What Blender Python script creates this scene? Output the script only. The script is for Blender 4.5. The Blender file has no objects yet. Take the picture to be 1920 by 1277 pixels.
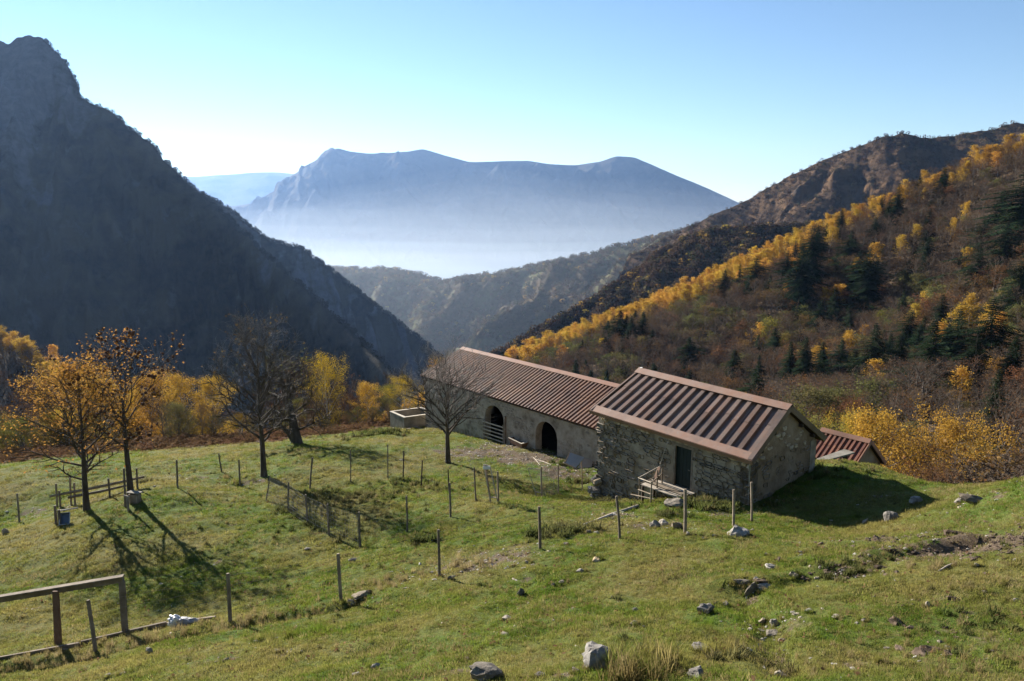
import bpy, math, random
import numpy as np
from mathutils import Vector, Matrix

# ------------------------------------------------------------------ scene, camera, sky, sun
S = bpy.context.scene
COL = S.collection
rng = np.random.default_rng(7)
random.seed(7)
F_PX, CX, CY = 1450.0, 960.0, 638.5            # lens of the photograph, in its own pixels
PITCH = math.atan((CY - 372.0) / F_PX)
cp, sp = math.cos(PITCH), math.sin(PITCH)

cam_data = bpy.data.cameras.new('camera')
cam = bpy.data.objects.new('camera', cam_data)
COL.objects.link(cam)
cam.rotation_euler = (math.pi / 2 - PITCH, 0, 0)
cam_data.sensor_width = 36.0
cam_data.lens = 36.0 * F_PX / 1920.0
cam_data.clip_start = 0.1
cam_data.clip_end = 60000.0
S.camera = cam

SUN_AZ, SUN_EL = math.radians(-39.5), math.radians(20.0)
world = bpy.data.worlds.new('World')
S.world = world
world.use_nodes = True
wn = world.node_tree
for n in list(wn.nodes): wn.nodes.remove(n)
sky = wn.nodes.new('ShaderNodeTexSky')
sky.sky_type = 'NISHITA'
sky.sun_disc = False
sky.sun_elevation = SUN_EL
sky.sun_rotation = SUN_AZ
sky.altitude = 1000.0
sky.air_density = 1.0
sky.dust_density = 0.0
sky.ozone_density = 3.0
bg = wn.nodes.new('ShaderNodeBackground'); bg.inputs['Strength'].default_value = 0.05
wo = wn.nodes.new('ShaderNodeOutputWorld')
wn.links.new(sky.outputs[0], bg.inputs[0]); wn.links.new(bg.outputs[0], wo.inputs[0])

sun_data = bpy.data.lights.new('sun', 'SUN')
sun_data.energy = 5.0
sun_data.angle = math.radians(0.5)
sun_data.color = (1.0, 0.93, 0.82)
sun = bpy.data.objects.new('sun', sun_data)
COL.objects.link(sun)
sun_dir = Vector((math.sin(SUN_AZ) * math.cos(SUN_EL), math.cos(SUN_AZ) * math.cos(SUN_EL), math.sin(SUN_EL)))
sun.rotation_euler = sun_dir.to_track_quat('Z', 'Y').to_euler()
sun.location = (-40, 50, 60)

vs = S.view_settings
vs.view_transform = 'Standard'; vs.look = 'None'; vs.gamma = 1.0; vs.use_curve_mapping = False
vs.exposure = 1.65
cy = S.cycles
cy.max_bounces = 7; cy.diffuse_bounces = 3; cy.glossy_bounces = 2; cy.transmission_bounces = 4
cy.transparent_max_bounces = 6; cy.volume_bounces = 0
cy.caustics_reflective = False; cy.caustics_refractive = False
cy.sample_clamp_indirect = 6.0
cy.use_denoising = True
S.render.film_transparent = False

# ------------------------------------------------------------------ helpers: projection, noise, terrain interpolation
def up(px, py, d):
    r = (px - CX) / F_PX * d; v = (py - CY) / F_PX * d
    return np.array([r, d * cp - v * sp, -(d * sp + v * cp)])
def pj(P):
    P = np.asarray(P, float)
    d = P[..., 1] * cp - P[..., 2] * sp; u = P[..., 1] * sp + P[..., 2] * cp
    return np.stack([CX + F_PX * P[..., 0] / d, CY - F_PX * u / d, d], -1)

_perm = np.random.default_rng(3).permutation(512)
_perm = np.r_[_perm, _perm]
_grad = np.stack([np.cos(np.arange(512) * 2.399), np.sin(np.arange(512) * 2.399)], 1)
def perlin(x, y):
    x = np.asarray(x, float); y = np.asarray(y, float)
    xi = np.floor(x).astype(int); yi = np.floor(y).astype(int)
    xf = x - xi; yf = y - yi
    xi &= 511; yi &= 511
    def g(ix, iy, dx, dy):
        h = _perm[_perm[ix & 511] + (iy & 511)] & 511
        v = _grad[h]
        return v[..., 0] * dx + v[..., 1] * dy
    u = xf * xf * xf * (xf * (xf * 6 - 15) + 10); w = yf * yf * yf * (yf * (yf * 6 - 15) + 10)
    a = g(xi, yi, xf, yf); b = g(xi + 1, yi, xf - 1, yf)
    c = g(xi, yi + 1, xf, yf - 1); d = g(xi + 1, yi + 1, xf - 1, yf - 1)
    return (a + (b - a) * u) * (1 - w) + (c + (d - c) * u) * w
def fbm(x, y, octaves=4, gain=0.5, lac=2.03):
    s = 0.0; a = 1.0
    for i in range(octaves):
        s = s + a * perlin(x + 17.3 * i, y - 9.1 * i); x = x * lac; y = y * lac; a *= gain
    return s
def ridged(x, y, octaves=4):
    s = 0.0; a = 1.0
    for i in range(octaves):
        s = s + a * (1 - 2.2 * np.abs(perlin(x + 31.7 * i, y + 11.9 * i))); x = x * 2.07; y = y * 2.07; a *= 0.5
    return s - 0.9

class TPS:
    def __init__(s, P, lam=0.02):
        P = np.array(P, float); s.c = P[:, :2]; n = len(P)
        d = np.linalg.norm(s.c[:, None] - s.c[None], axis=2); K = s.k(d) + lam * np.eye(n)
        Q = np.hstack([np.ones((n, 1)), s.c])
        A = np.block([[K, Q], [Q.T, np.zeros((3, 3))]])
        s.w = np.linalg.solve(A, np.r_[P[:, 2], 0, 0, 0])
    def k(s, d): return np.where(d > 1e-9, d * d * np.log(np.maximum(d, 1e-9)), 0)
    def __call__(s, x, y):
        x = np.asarray(x, float); y = np.asarray(y, float); sh = np.broadcast(x, y).shape
        x, y = np.broadcast_arrays(x, y)
        q = np.stack([x.ravel(), y.ravel()], 1); out = np.empty(len(q))
        for i in range(0, len(q), 20000):
            b = q[i:i + 20000]; d = np.linalg.norm(b[:, None] - s.c[None], axis=2)
            out[i:i + 20000] = s.k(d) @ s.w[:-3] + s.w[-3] + b @ s.w[-2:]
        return out.reshape(sh)

def upz(px, py, z):
    return up(px, py, -z / (sp + (py - CY) / F_PX * cp))
def on_plane(px, py, P0, n):
    r = up(px, py, 1.0); return r * (np.dot(P0, n) / np.dot(r, n))
def ray_hit(px, py, height, d0, d1, n=1500):
    ds = np.linspace(d0, d1, n)
    r = np.stack([up(px, py, d) for d in ds])
    h = r[:, 2] - height(r[:, 0], r[:, 1])
    i = int(np.argmax(h < 0))
    if h[i] >= 0: return None
    if i > 0:
        t = h[i - 1] / (h[i - 1] - h[i]); return r[i - 1] + (r[i] - r[i - 1]) * t
    return r[i]

# ------------------------------------------------------------------ helpers: meshes and objects
class MB:
    """collects shapes; build() links them as one mesh object"""
    def __init__(s): s.v = []; s.f = []; s.m = []; s.n = 0
    def add(s, verts, faces, mi=0):
        b = s.n; verts = [tuple(map(float, p)) for p in verts]
        s.v += verts; s.n += len(verts)
        s.f += [tuple(i + b for i in f) for f in faces]; s.m += [mi] * len(faces)
        return s
    def box(s, c, size, rot=None, mi=0, jit=0.0, taper=1.0):
        hx, hy, hz = size[0] / 2, size[1] / 2, size[2] / 2
        P = []
        for z in (-1, 1):
            k = taper if z > 0 else 1.0
            for x, y in ((-1, -1), (1, -1), (1, 1), (-1, 1)):
                P.append([x * hx * k, y * hy * k, z * hz])
        P = np.array(P)
        if jit: P = P + rng.normal(0, jit, P.shape)
        if rot is not None: P = P @ np.array(rot).T
        P = P + np.array(c)
        return s.add(P, [(0, 3, 2, 1), (4, 5, 6, 7), (0, 1, 5, 4), (1, 2, 6, 5), (2, 3, 7, 6), (3, 0, 4, 7)], mi)
    def bar(s, a, b, w, h, upv=(0, 0, 1), mi=0, jit=0.0, ext=0.0):
        a = np.array(a, float); b = np.array(b, float); d = b - a; L = np.linalg.norm(d); d = d / L
        upv = np.array(upv, float); x = np.cross(d, upv); nx = np.linalg.norm(x)
        if nx < 1e-4: x = np.cross(d, (1, 0, 0)); nx = np.linalg.norm(x)
        x = x / nx; z = np.cross(x, d)
        R = np.stack([x, d, z], 1)
        return s.box((a + b) / 2, (w, L + 2 * ext, h), R, mi, jit)
    def tube(s, pts, rad, n=6, mi=0, cap=True, wob=0.0):
        pts = np.array(pts, float); k = len(pts); rad = np.broadcast_to(np.array(rad, float), (k,))
        t = np.gradient(pts, axis=0); t /= np.linalg.norm(t, axis=1)[:, None] + 1e-12
        ref = np.array([0, 0, 1.0]) if abs(t[0][2]) < 0.9 else np.array([1.0, 0, 0])
        V = []
        ang = np.arange(n) * 2 * math.pi / n
        for i in range(k):
            x = np.cross(ref, t[i]); x /= np.linalg.norm(x) + 1e-12; y = np.cross(t[i], x); ref = np.cross(x, t[i]) * -1 if False else ref
            rr = rad[i] * (1 + (rng.normal(0, wob, n) if wob else 0))
            V.append(pts[i] + (np.cos(ang) * rr)[:, None] * x + (np.sin(ang) * rr)[:, None] * y)
        V = np.concatenate(V)
        Fs = []
        for i in range(k - 1):
            for j in range(n):
                j2 = (j + 1) % n
                Fs.append((i * n + j, i * n + j2, (i + 1) * n + j2, (i + 1) * n + j))
        if cap: Fs.append(tuple(range(n - 1, -1, -1))); Fs.append(tuple(range((k - 1) * n, k * n)))
        return s.add(V, Fs, mi)
    def mesh(s, name, mats, smooth=False):
        me = bpy.data.meshes.new(name)
        me.from_pydata(s.v, [], s.f)
        for m in (mats if isinstance(mats, (list, tuple)) else [mats]): me.materials.append(m)
        if max(s.m, default=0) > 0: me.polygons.foreach_set('material_index', s.m)
        if smooth: me.polygons.foreach_set('use_smooth', [True] * len(s.f))
        me.update()
        return me
    def build(s, name, mats, parent=None, smooth=False, bevel=0.0):
        o = bpy.data.objects.new(name, s.mesh(name, mats, smooth)); COL.objects.link(o)
        if bevel:
            b = o.modifiers.new('bevel', 'BEVEL'); b.width = bevel; b.segments = 2; b.limit_method = 'ANGLE'
        return attach(o, parent)

def world_of(o):
    w = Vector((0, 0, 0))
    while o is not None: w += o.location; o = o.parent
    return w
def attach(o, parent, world=(0, 0, 0)):
    """parents o so that its origin stands at this world place (parents are never turned)"""
    o.location = Vector(tuple(map(float, world)))
    if parent is not None: o.location -= world_of(parent); o.parent = parent
    return o

def np_mesh(name, V, Fq, mats, smooth=True, mi=None):
    """mesh from numpy arrays; Fq is (n,3) or (n,4)"""
    V = np.ascontiguousarray(V, np.float32); Fq = np.ascontiguousarray(Fq, np.int32)
    me = bpy.data.meshes.new(name); k = Fq.shape[1]; nf = len(Fq)
    me.vertices.add(len(V)); me.vertices.foreach_set('co', V.ravel())
    me.loops.add(nf * k); me.loops.foreach_set('vertex_index', Fq.ravel())
    me.polygons.add(nf); me.polygons.foreach_set('loop_start', np.arange(nf, dtype=np.int32) * k)
    try: me.polygons.foreach_set('loop_total', np.full(nf, k, np.int32))
    except Exception: pass
    for m in (mats if isinstance(mats, (list, tuple)) else [mats]): me.materials.append(m)
    if mi is not None: me.polygons.foreach_set('material_index', np.asarray(mi, np.int32))
    me.polygons.foreach_set('use_smooth', np.full(nf, smooth))
    me.update(calc_edges=True)
    return me
def link(name, me, parent=None):
    o = bpy.data.objects.new(name, me); COL.objects.link(o)
    return attach(o, parent)
def empty(name, loc, rz=0.0):
    o = bpy.data.objects.new(name, None); COL.objects.link(o)
    o.location = tuple(map(float, loc)); o.rotation_euler = (0, 0, rz); o.empty_display_size = 0.2
    return o
def tag(o, label=None, cat=None, group=None, kind=None):
    if label: o['label'] = label
    if cat: o['category'] = cat
    if group: o['group'] = group
    if kind: o['kind'] = kind
    return o
def add_attr(me, name, vals):
    a = me.attributes.new(name, 'FLOAT', 'POINT'); a.data.foreach_set('value', np.ascontiguousarray(vals, np.float32))

# ------------------------------------------------------------------ helpers: materials
class NT:
    def __init__(s, name):
        s.m = bpy.data.materials.new(name); s.m.use_nodes = True; s.t = s.m.node_tree
        for n in list(s.t.nodes): s.t.nodes.remove(n)
        s.out = s.t.nodes.new('ShaderNodeOutputMaterial')
    def n(s, typ, **kw):
        nd = s.t.nodes.new('ShaderNode' + typ)
        for k, v in kw.items():
            if k in nd.inputs: nd.inputs[k].default_value = v
            else: setattr(nd, k, v)
        return nd
    def l(s, a, b): s.t.links.new(a, b)
    def coord(s, kind='Object'):
        if kind == 'World': return s.n('NewGeometry').outputs['Position']
        return s.n('TexCoord').outputs[kind]
    def noise(s, vec, scale, detail=4.0, rough=0.55, dist=0.0):
        nd = s.n('TexNoise'); nd.inputs['Scale'].default_value = scale; nd.inputs['Detail'].default_value = detail
        nd.inputs['Roughness'].default_value = rough; nd.inputs['Distortion'].default_value = dist
        s.l(vec, nd.inputs['Vector']); return nd.outputs['Fac']
    def ramp(s, fac, stops):
        r = s.n('ValToRGB'); e = r.color_ramp.elements
        while len(e) > 1: e.remove(e[-1])
        e[0].position = stops[0][0]; e[0].color = (*stops[0][1], 1)
        for p, c in stops[1:]:
            q = e.new(p); q.color = (*c, 1)
        s.l(fac, r.inputs[0]); return r.outputs[0]
    def mix(s, fac, a, b, mode='MIX'):
        m = s.n('MixRGB', blend_type=mode)
        for sock, v in ((m.inputs[0], fac), (m.inputs[1], a), (m.inputs[2], b)):
            if isinstance(v, bpy.types.NodeSocket): s.l(v, sock)
            elif isinstance(v, (int, float)): sock.default_value = v
            else: sock.default_value = (*v, 1)
        return m.outputs[0]
    def math(s, op, a, b=0.0, clamp=False):
        m = s.n('Math', operation=op, use_clamp=clamp)
        for sock, v in ((m.inputs[0], a), (m.inputs[1], b)):
            if isinstance(v, bpy.types.NodeSocket): s.l(v, sock)
            else: sock.default_value = v
        return m.outputs[0]
    def attr(s, name): 
        a = s.n('Attribute'); a.attribute_name = name; return a.outputs['Fac']
    def bump(s, h, strength=0.5, dist=0.02):
        b = s.n('Bump'); b.inputs['Strength'].default_value = strength; b.inputs['Distance'].default_value = dist
        s.l(h, b.inputs['Height']); return b.outputs['Normal']
    def principled(s, col, rough=0.9, bump=None, spec=0.3, metal=0.0):
        p = s.n('BsdfPrincipled')
        if isinstance(col, bpy.types.NodeSocket): s.l(col, p.inputs['Base Color'])
        else: p.inputs['Base Color'].default_value = (*col, 1)
        if isinstance(rough, bpy.types.NodeSocket): s.l(rough, p.inputs['Roughness'])
        else: p.inputs['Roughness'].default_value = rough
        p.inputs['Specular IOR Level'].default_value = spec; p.inputs['Metallic'].default_value = metal
        if bump is not None: s.l(bump, p.inputs['Normal'])
        s.l(p.outputs[0], s.out.inputs['Surface']); return s.m

def simple_mat(name, cols, scale=3.0, detail=5.0, rough=0.9, bump=0.3, bdist=0.01, coord='Object', spec=0.25, rand=0.0, stretch=None, metal=0.0):
    """noise between the given colours with fine relief; rand varies brightness by object"""
    t = NT(name); v = t.coord(coord)
    if stretch:
        mp = t.n('Mapping'); mp.inputs['Scale'].default_value = stretch; t.l(v, mp.inputs['Vector']); v = mp.outputs[0]
    f = t.noise(v, scale, detail, 0.6)
    k = len(cols)
    c = t.ramp(f, [(0.3 + 0.4 * i / max(1, k - 1), cols[i]) for i in range(k)])
    if rand:
        oi = t.n('ObjectInfo'); 
        b = t.math('ADD', t.math('MULTIPLY', oi.outputs['Random'], 2 * rand), 1 - rand)
        hv = t.n('HueSaturation'); t.l(b, hv.inputs['Value']); t.l(c, hv.inputs['Color']); c = hv.outputs[0]
    f2 = t.noise(v, scale * 6, 4, 0.6)
    return t.principled(c, rough, t.bump(f2, bump, bdist), spec, metal)

def leaf_mat(name, cols, trans=0.45, rand=0.2, scale=0.8, hue=0.02):
    """thin leaves: diffuse and translucent, varied by object and by place"""
    t = NT(name); v = t.coord('World')
    f = t.noise(v, scale, 3, 0.7)
    k = len(cols)
    c = t.ramp(f, [(0.28 + 0.44 * i / max(1, k - 1), cols[i]) for i in range(k)])
    oi = t.n('ObjectInfo'); hv = t.n('HueSaturation')
    t.l(t.math('ADD', t.math('MULTIPLY', oi.outputs['Random'], 2 * rand), 1 - rand), hv.inputs['Value'])
    r2 = t.math('FRACT', t.math('MULTIPLY', oi.outputs['Random'], 17.31))
    t.l(t.math('ADD', t.math('MULTIPLY', r2, 2 * hue), 0.5 - hue), hv.inputs['Hue'])
    t.l(c, hv.inputs['Color'])
    d = t.n('BsdfDiffuse'); tr = t.n('BsdfTranslucent'); mx = t.n('MixShader'); mx.inputs[0].default_value = trans
    t.l(hv.outputs[0], d.inputs['Color']); t.l(hv.outputs[0], tr.inputs['Color'])
    t.l(d.outputs[0], mx.inputs[1]); t.l(tr.outputs[0], mx.inputs[2]); t.l(mx.outputs[0], t.out.inputs['Surface'])
    return t.m

# ------------------------------------------------------------------ setting: materials
def ground_material():
    t = NT('pasture_grass_soil'); v = t.coord('World')
    big = t.noise(v, 0.22, 4, 0.6); mid = t.noise(v, 1.3, 5, 0.65); fine = t.noise(v, 14.0, 4, 0.7)
    g = t.ramp(mid, [(0.25, (0.050, 0.090, 0.014)), (0.5, (0.094, 0.138, 0.022)), (0.75, (0.165, 0.158, 0.040))])
    g = t.mix(t.ramp(big, [(0.42, (0, 0, 0)), (0.62, (1, 1, 1))]), g, (0.165, 0.148, 0.044))
    dark = t.mix(0.55, g, (0.035, 0.050, 0.012))
    g = t.mix(t.ramp(fine, [(0.42, (1, 1, 1)), (0.60, (0, 0, 0))]), g, dark)
    soil = t.ramp(fine, [(0.3, (0.070, 0.050, 0.032)), (0.55, (0.135, 0.100, 0.068)), (0.75, (0.23, 0.19, 0.145))])
    bf = t.math('ADD', t.attr('bare'), t.math('MULTIPLY', t.math('SUBTRACT', mid, 0.5), 1.7))
    c = t.mix(t.ramp(bf, [(0.34, (0, 0, 0)), (0.55, (1, 1, 1))]), g, soil)
    lit = t.ramp(fine, [(0.3, (0.060, 0.040, 0.024)), (0.6, (0.125, 0.082, 0.048))])
    lf = t.math('ADD', t.attr('litter'), t.math('MULTIPLY', t.math('SUBTRACT', mid, 0.5), 1.2))
    c = t.mix(t.ramp(lf, [(0.35, (0, 0, 0)), (0.6, (1, 1, 1))]), c, lit)
    h = t.math('ADD', t.math('MULTIPLY', fine, 0.5), t.noise(v, 45.0, 3, 0.7))
    return t.principled(c, 1.0, t.bump(h, 0.9, 0.06), 0.1)

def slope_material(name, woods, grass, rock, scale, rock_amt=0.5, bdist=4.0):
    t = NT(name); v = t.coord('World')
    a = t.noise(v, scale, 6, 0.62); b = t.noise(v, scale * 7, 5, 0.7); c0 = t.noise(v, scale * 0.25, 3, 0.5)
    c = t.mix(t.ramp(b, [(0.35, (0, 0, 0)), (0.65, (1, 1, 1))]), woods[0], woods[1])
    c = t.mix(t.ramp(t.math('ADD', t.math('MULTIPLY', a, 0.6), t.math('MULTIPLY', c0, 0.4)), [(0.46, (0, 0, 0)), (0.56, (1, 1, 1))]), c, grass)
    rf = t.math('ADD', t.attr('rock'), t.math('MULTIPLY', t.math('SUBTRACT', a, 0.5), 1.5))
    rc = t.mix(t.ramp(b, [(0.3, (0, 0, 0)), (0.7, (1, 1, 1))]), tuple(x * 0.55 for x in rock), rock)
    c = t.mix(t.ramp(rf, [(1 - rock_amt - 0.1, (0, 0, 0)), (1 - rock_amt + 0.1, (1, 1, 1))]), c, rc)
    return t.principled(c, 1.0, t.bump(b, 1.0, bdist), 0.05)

M = {}
M['ground'] = ground_material()
M['forest_floor'] = simple_mat('forest_floor', [(0.035, 0.024, 0.014), (0.075, 0.048, 0.027), (0.11, 0.075, 0.04)], 0.15, 6, 1.0, 1.0, 0.5, 'World')
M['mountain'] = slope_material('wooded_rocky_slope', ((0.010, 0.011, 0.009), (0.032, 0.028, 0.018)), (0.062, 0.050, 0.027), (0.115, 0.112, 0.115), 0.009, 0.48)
M['mountain_brown'] = slope_material('brown_rocky_slope', ((0.036, 0.025, 0.017), (0.066, 0.042, 0.026)), (0.105, 0.064, 0.035), (0.075, 0.060, 0.052), 0.016, 0.22)
M['far_mountain'] = slope_material('far_slope', ((0.020, 0.022, 0.020), (0.034, 0.033, 0.027)), (0.060, 0.050, 0.034), (0.07, 0.068, 0.066), 0.0025, 0.35, 20.0)
M['hill'] = slope_material('autumn_wood_floor', ((0.045, 0.034, 0.022), (0.085, 0.062, 0.035)), (0.085, 0.085, 0.036), (0.13, 0.11, 0.09), 0.012, 0.25)
_t = NT('lake_water'); M['water'] = _t.principled((0.10, 0.13, 0.16), 0.25, None, 0.5)

# ------------------------------------------------------------------ setting: the pasture
GP = [(35,980,38),(332,915,39),(449,912,41),(0,900,44),(300,846,55),(0,870,52),(560,830,55),(700,800,64),(300,824,62),(0,848,60),(150,836,61),(450,818,62),(-120,850,60),(540,962,35),(674,1027,29.5),(163,957,36),(245,925,38),(495,893,42),
      (800,800,61),(1025,852,49),(840,868,45.5),(1101,938,37.5),(1408,957,30.3),(1545,868,34.0),(1660,882,34.5),(1750,912,33.5),(1580,993,27.2),(1740,940,27.9),(1920,900,25.5),(1920,1000,19.5),(1920,1277,11.5),
      (1400,1110,18.2),(1115,1240,13.6),(1012,1030,25),(1160,1012,25.3),(1285,1000,25.3),(1375,990,26.3),(822,1080,23.7),(637,1132,22.3),(430,1167,22),(180,1222,21.5),(0,1245,21.5),
      (100,1277,18.6),(960,1277,13),(500,1277,15.5),(1700,1150,15),(843,970,31),(890,940,34),(1020,932,36)]
_pts = [tuple(up(*g)) for g in GP]
_pts += [(0,0,-1.7),(0,6,-5.2),(0,-12,3),(-18,6,-8.5),(-30,10,-12.5),(-45,25,-17),(16,2,-2.8),(30,8,-5),(30,25,-9.5),(-50,55,-22),(25,45,-18),(-20,-12,-3),(20,-12,4),(40,-5,-2),(18.5,40,-15.2)]
_G = TPS(_pts, 0.02)
FENCE_LINE = [up(*q)[:2] for q in ((-200,1275,21.5),(0,1245,21.5),(180,1222,21.5),(430,1167,22),(637,1132,22.3))]
RIM = np.array([(-90,50),(-35,50.5),(-25,53),(-15,55.5),(-11,63),(-6,68),(4,60),(10,48),(14,37),(19,35.5),(23,34.5),(32,31),(60,24)])   # where the grass ends
EDGE = np.array([(-90,57),(-35,59),(-25,61),(-15,62.5),(-11,67),(-6,69),(4,60),(10,48),(14,37),(19,35.5),(23,34.5),(32,31),(60,24)])  # where the slope falls away
GULLY = [up(*q)[:2] for q in ((1400,1120,17.6),(1440,1180,15.6),(1450,1230,14.2),(1475,1300,12.6))]
SCARP = [up(*q)[:2] for q in ((1370,1100,18.6),(1440,1095,18.4),(1500,1085,18.6),(1570,1070,18.8),(1650,1040,19.6),(1800,1025,19.8))]
def poly_dist(x, y, line):
    best = np.full(np.shape(x), 1e9); sgn = np.zeros(np.shape(x))
    for (ax, ay), (bx, by) in zip(line[:-1], line[1:]):
        dx, dy = bx - ax, by - ay; L2 = dx * dx + dy * dy
        t = np.clip(((x - ax) * dx + (y - ay) * dy) / L2, 0, 1)
        ex, ey = x - ax - t * dx, y - ay - t * dy; d = np.hypot(ex, ey)
        s = dx * ey - dy * ex
        m = d < best; best = np.where(m, d, best); sgn = np.where(m, np.sign(s), sgn)
    return best * sgn
def ground_h(x, y):
    x = np.asarray(x, float); y = np.asarray(y, float)
    z = _G(np.clip(x, -60, 50), np.clip(y, -20, 75))
    e = y - np.interp(x, EDGE[:, 0], EDGE[:, 1])
    z = z - 0.42 * np.where(e > 20, e, np.log1p(np.exp(np.clip(e * 1.2, -30, 30))) / 1.2) * np.clip((e + 6) / 6, 0, 1)
    z = z - 0.25 * np.clip(np.abs(x) - 45, 0, 200)
    s = poly_dist(x, y, FENCE_LINE)
    z = z - 0.26 * np.exp(-((s + 0.38) / 0.30) ** 2)
    z = z + 0.16 * fbm(x * 0.28, y * 0.28, 3) + 0.095 * fbm(x * 1.1 + 5, y * 1.1, 3) + 0.030 * fbm(x * 4.1, y * 4.1, 2)
    z = z - 0.30 * np.exp(-(poly_dist(x, y, GULLY) / 0.38) ** 2)
    sc = poly_dist(x, y, SCARP); z = z + 0.20 * np.exp(-(np.abs(sc - 0.25) / 0.35) ** 2) - 0.10 * np.exp(-((sc + 0.35) / 0.3) ** 2)
    m = np.exp(-((x - MOUND[0]) ** 2 / 0.5 + (y - MOUND[1]) ** 2 / 0.12))
    return z + 0.28 * m
MOUND = ray_hit(1570, 1080, lambda x, y: _G(x, y), 8, 60)[:2]
def at(px, py, d0=7.0, d1=95.0):
    """the point of the pasture that stands at this place of the photograph"""
    return ray_hit(px, py, ground_h, d0, d1)
def axis(a, b, s, lo, hi, g):
    mid = list(np.arange(a, b, s)); st = s; q = b
    while q < hi: mid.append(q); st *= g; q += st
    st = s; q = a
    while q > lo: st *= g; q -= st; mid.insert(0, q)
    return np.array(mid)
gx = axis(-24, 22, 0.2, -130, 130, 1.06); gy = axis(8, 46, 0.2, -18, 170, 1.05)
GX, GY = np.meshgrid(gx, gy)
def grid_faces(nx, ny):
    i = np.arange((ny - 1) * (nx - 1)); r, c = i // (nx - 1), i % (nx - 1); a = r * nx + c
    return np.stack([a, a + 1, a + nx + 1, a + nx], 1)
GZ = ground_h(GX, GY)
def grid_z(x, y):
    """height of the built ground mesh, read from its own grid"""
    x = np.clip(np.asarray(x, float), gx[0], gx[-1] - 1e-6); y = np.clip(np.asarray(y, float), gy[0], gy[-1] - 1e-6)
    j = np.searchsorted(gx, x, 'right') - 1; i = np.searchsorted(gy, y, 'right') - 1
    a = (x - gx[j]) / (gx[j + 1] - gx[j]); b = (y - gy[i]) / (gy[i + 1] - gy[i])
    return (GZ[i, j] * (1 - a) + GZ[i, j + 1] * a) * (1 - b) + (GZ[i + 1, j] * (1 - a) + GZ[i + 1, j + 1] * a) * b
ground_far = ground_h
ground_h = grid_z
gme = np_mesh('ground', np.stack([GX, GY, GZ], -1).reshape(-1, 3), grid_faces(len(gx), len(gy)), M['ground'])
def blobs(lst):
    f = np.zeros(GX.shape)
    for px, py, rx, ry, a in lst:
        p = at(px, py)
        if p is None: continue
        f = np.maximum(f, a * np.exp(-((GX - p[0]) / rx) ** 2 - ((GY - p[1]) / ry) ** 2))
    return f
BARE = [(1800,1035,2.6,1.3,.75),(1650,1010,1.6,.8,.55),(1900,1010,2.0,1.2,.7),(935,1045,2.2,1.3,.62),(1000,862,3.2,2.2,.85),(900,850,3.8,2.2,.72),(1060,885,2.2,1.8,.75),(960,835,2.5,1.5,.75),(1240,985,1.6,.8,.6),
        (1150,965,1.6,.7,.55),(820,1070,1.5,.8,.5),(1340,965,1.5,.6,.5),(470,905,1.6,.7,.55),(330,895,3,.8,.42),(130,950,3.0,.7,.45),(60,960,2.5,.7,.4),(1800,1200,1.3,.8,.40),(1480,1170,.8,.8,.45),(1850,930,2.0,1.0,.4),(1440,1230,.5,.9,.5)]
for _k in range(34): BARE.append((float(rng.uniform(40, 1880)), float(rng.uniform(930, 1265)), float(rng.uniform(.15, .4)), float(rng.uniform(.12, .3)), float(rng.uniform(.5, .8))))
LITTER = [(560,815,6,3,.9),(700,800,5,2.2,.75),(300,835,9,2.0,.95),(100,850,8,2.4,.9),(0,865,8,2.4,.8),(430,830,5,1.8,.95),(850,1055,.9,.5,.5)]
bare = blobs(BARE); litter = blobs(LITTER)
ee = GY - np.interp(GX, RIM[:, 0], RIM[:, 1])
litter = np.maximum(litter, np.clip((ee + 1) / 3, 0, 1))
add_attr(gme, 'bare', bare.ravel()); add_attr(gme, 'litter', litter.ravel())
ground = tag(link('ground', gme), kind='structure')

# ------------------------------------------------------------------ setting: the wooded hillside on the right
HP = [(700,830,420),(800,770,420),(930,700,420),(1100,635,425),(1300,552,425),(1500,462,415),(1700,375,395),(1920,285,365),(2300,90,340),
      (1000,790,290),(1300,760,255),(1450,740,240),(1640,755,215),(1840,755,170),(1920,860,105),(1720,862,112),(1500,815,150),(2300,860,90),(2300,500,200),(1600,610,310),(1900,500,265),(1250,650,330),(1450,590,330)]
_hp = [tuple(up(*g)) for g in HP]
_H = TPS(_hp, 0.05)
CREST = np.array([_hp[i][:2] for i in range(9)])
_o = np.argsort(CREST[:, 0]); CREST = CREST[_o]
def hill_h(x, y):
    x = np.asarray(x, float); y = np.asarray(y, float)
    yc = np.interp(x, CREST[:, 0], CREST[:, 1])
    z = _H(np.clip(x, -120, 330), np.minimum(y, yc))
    z = z - 0.75 * np.maximum(y - yc, 0)
    return z + 5.0 * fbm(x * 0.012, y * 0.012, 3) * np.clip((yc - y) / 60, 0.15, 1)
hx = np.arange(-140, 340, 4.0); hy = np.arange(62, 540, 4.0)
HX, HY = np.meshgrid(hx, hy)
tag(link('hillside', np_mesh('hillside', np.stack([HX, HY, hill_h(HX, HY)], -1).reshape(-1, 3), grid_faces(len(hx), len(hy)), M['forest_floor'])), kind='structure')

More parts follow.
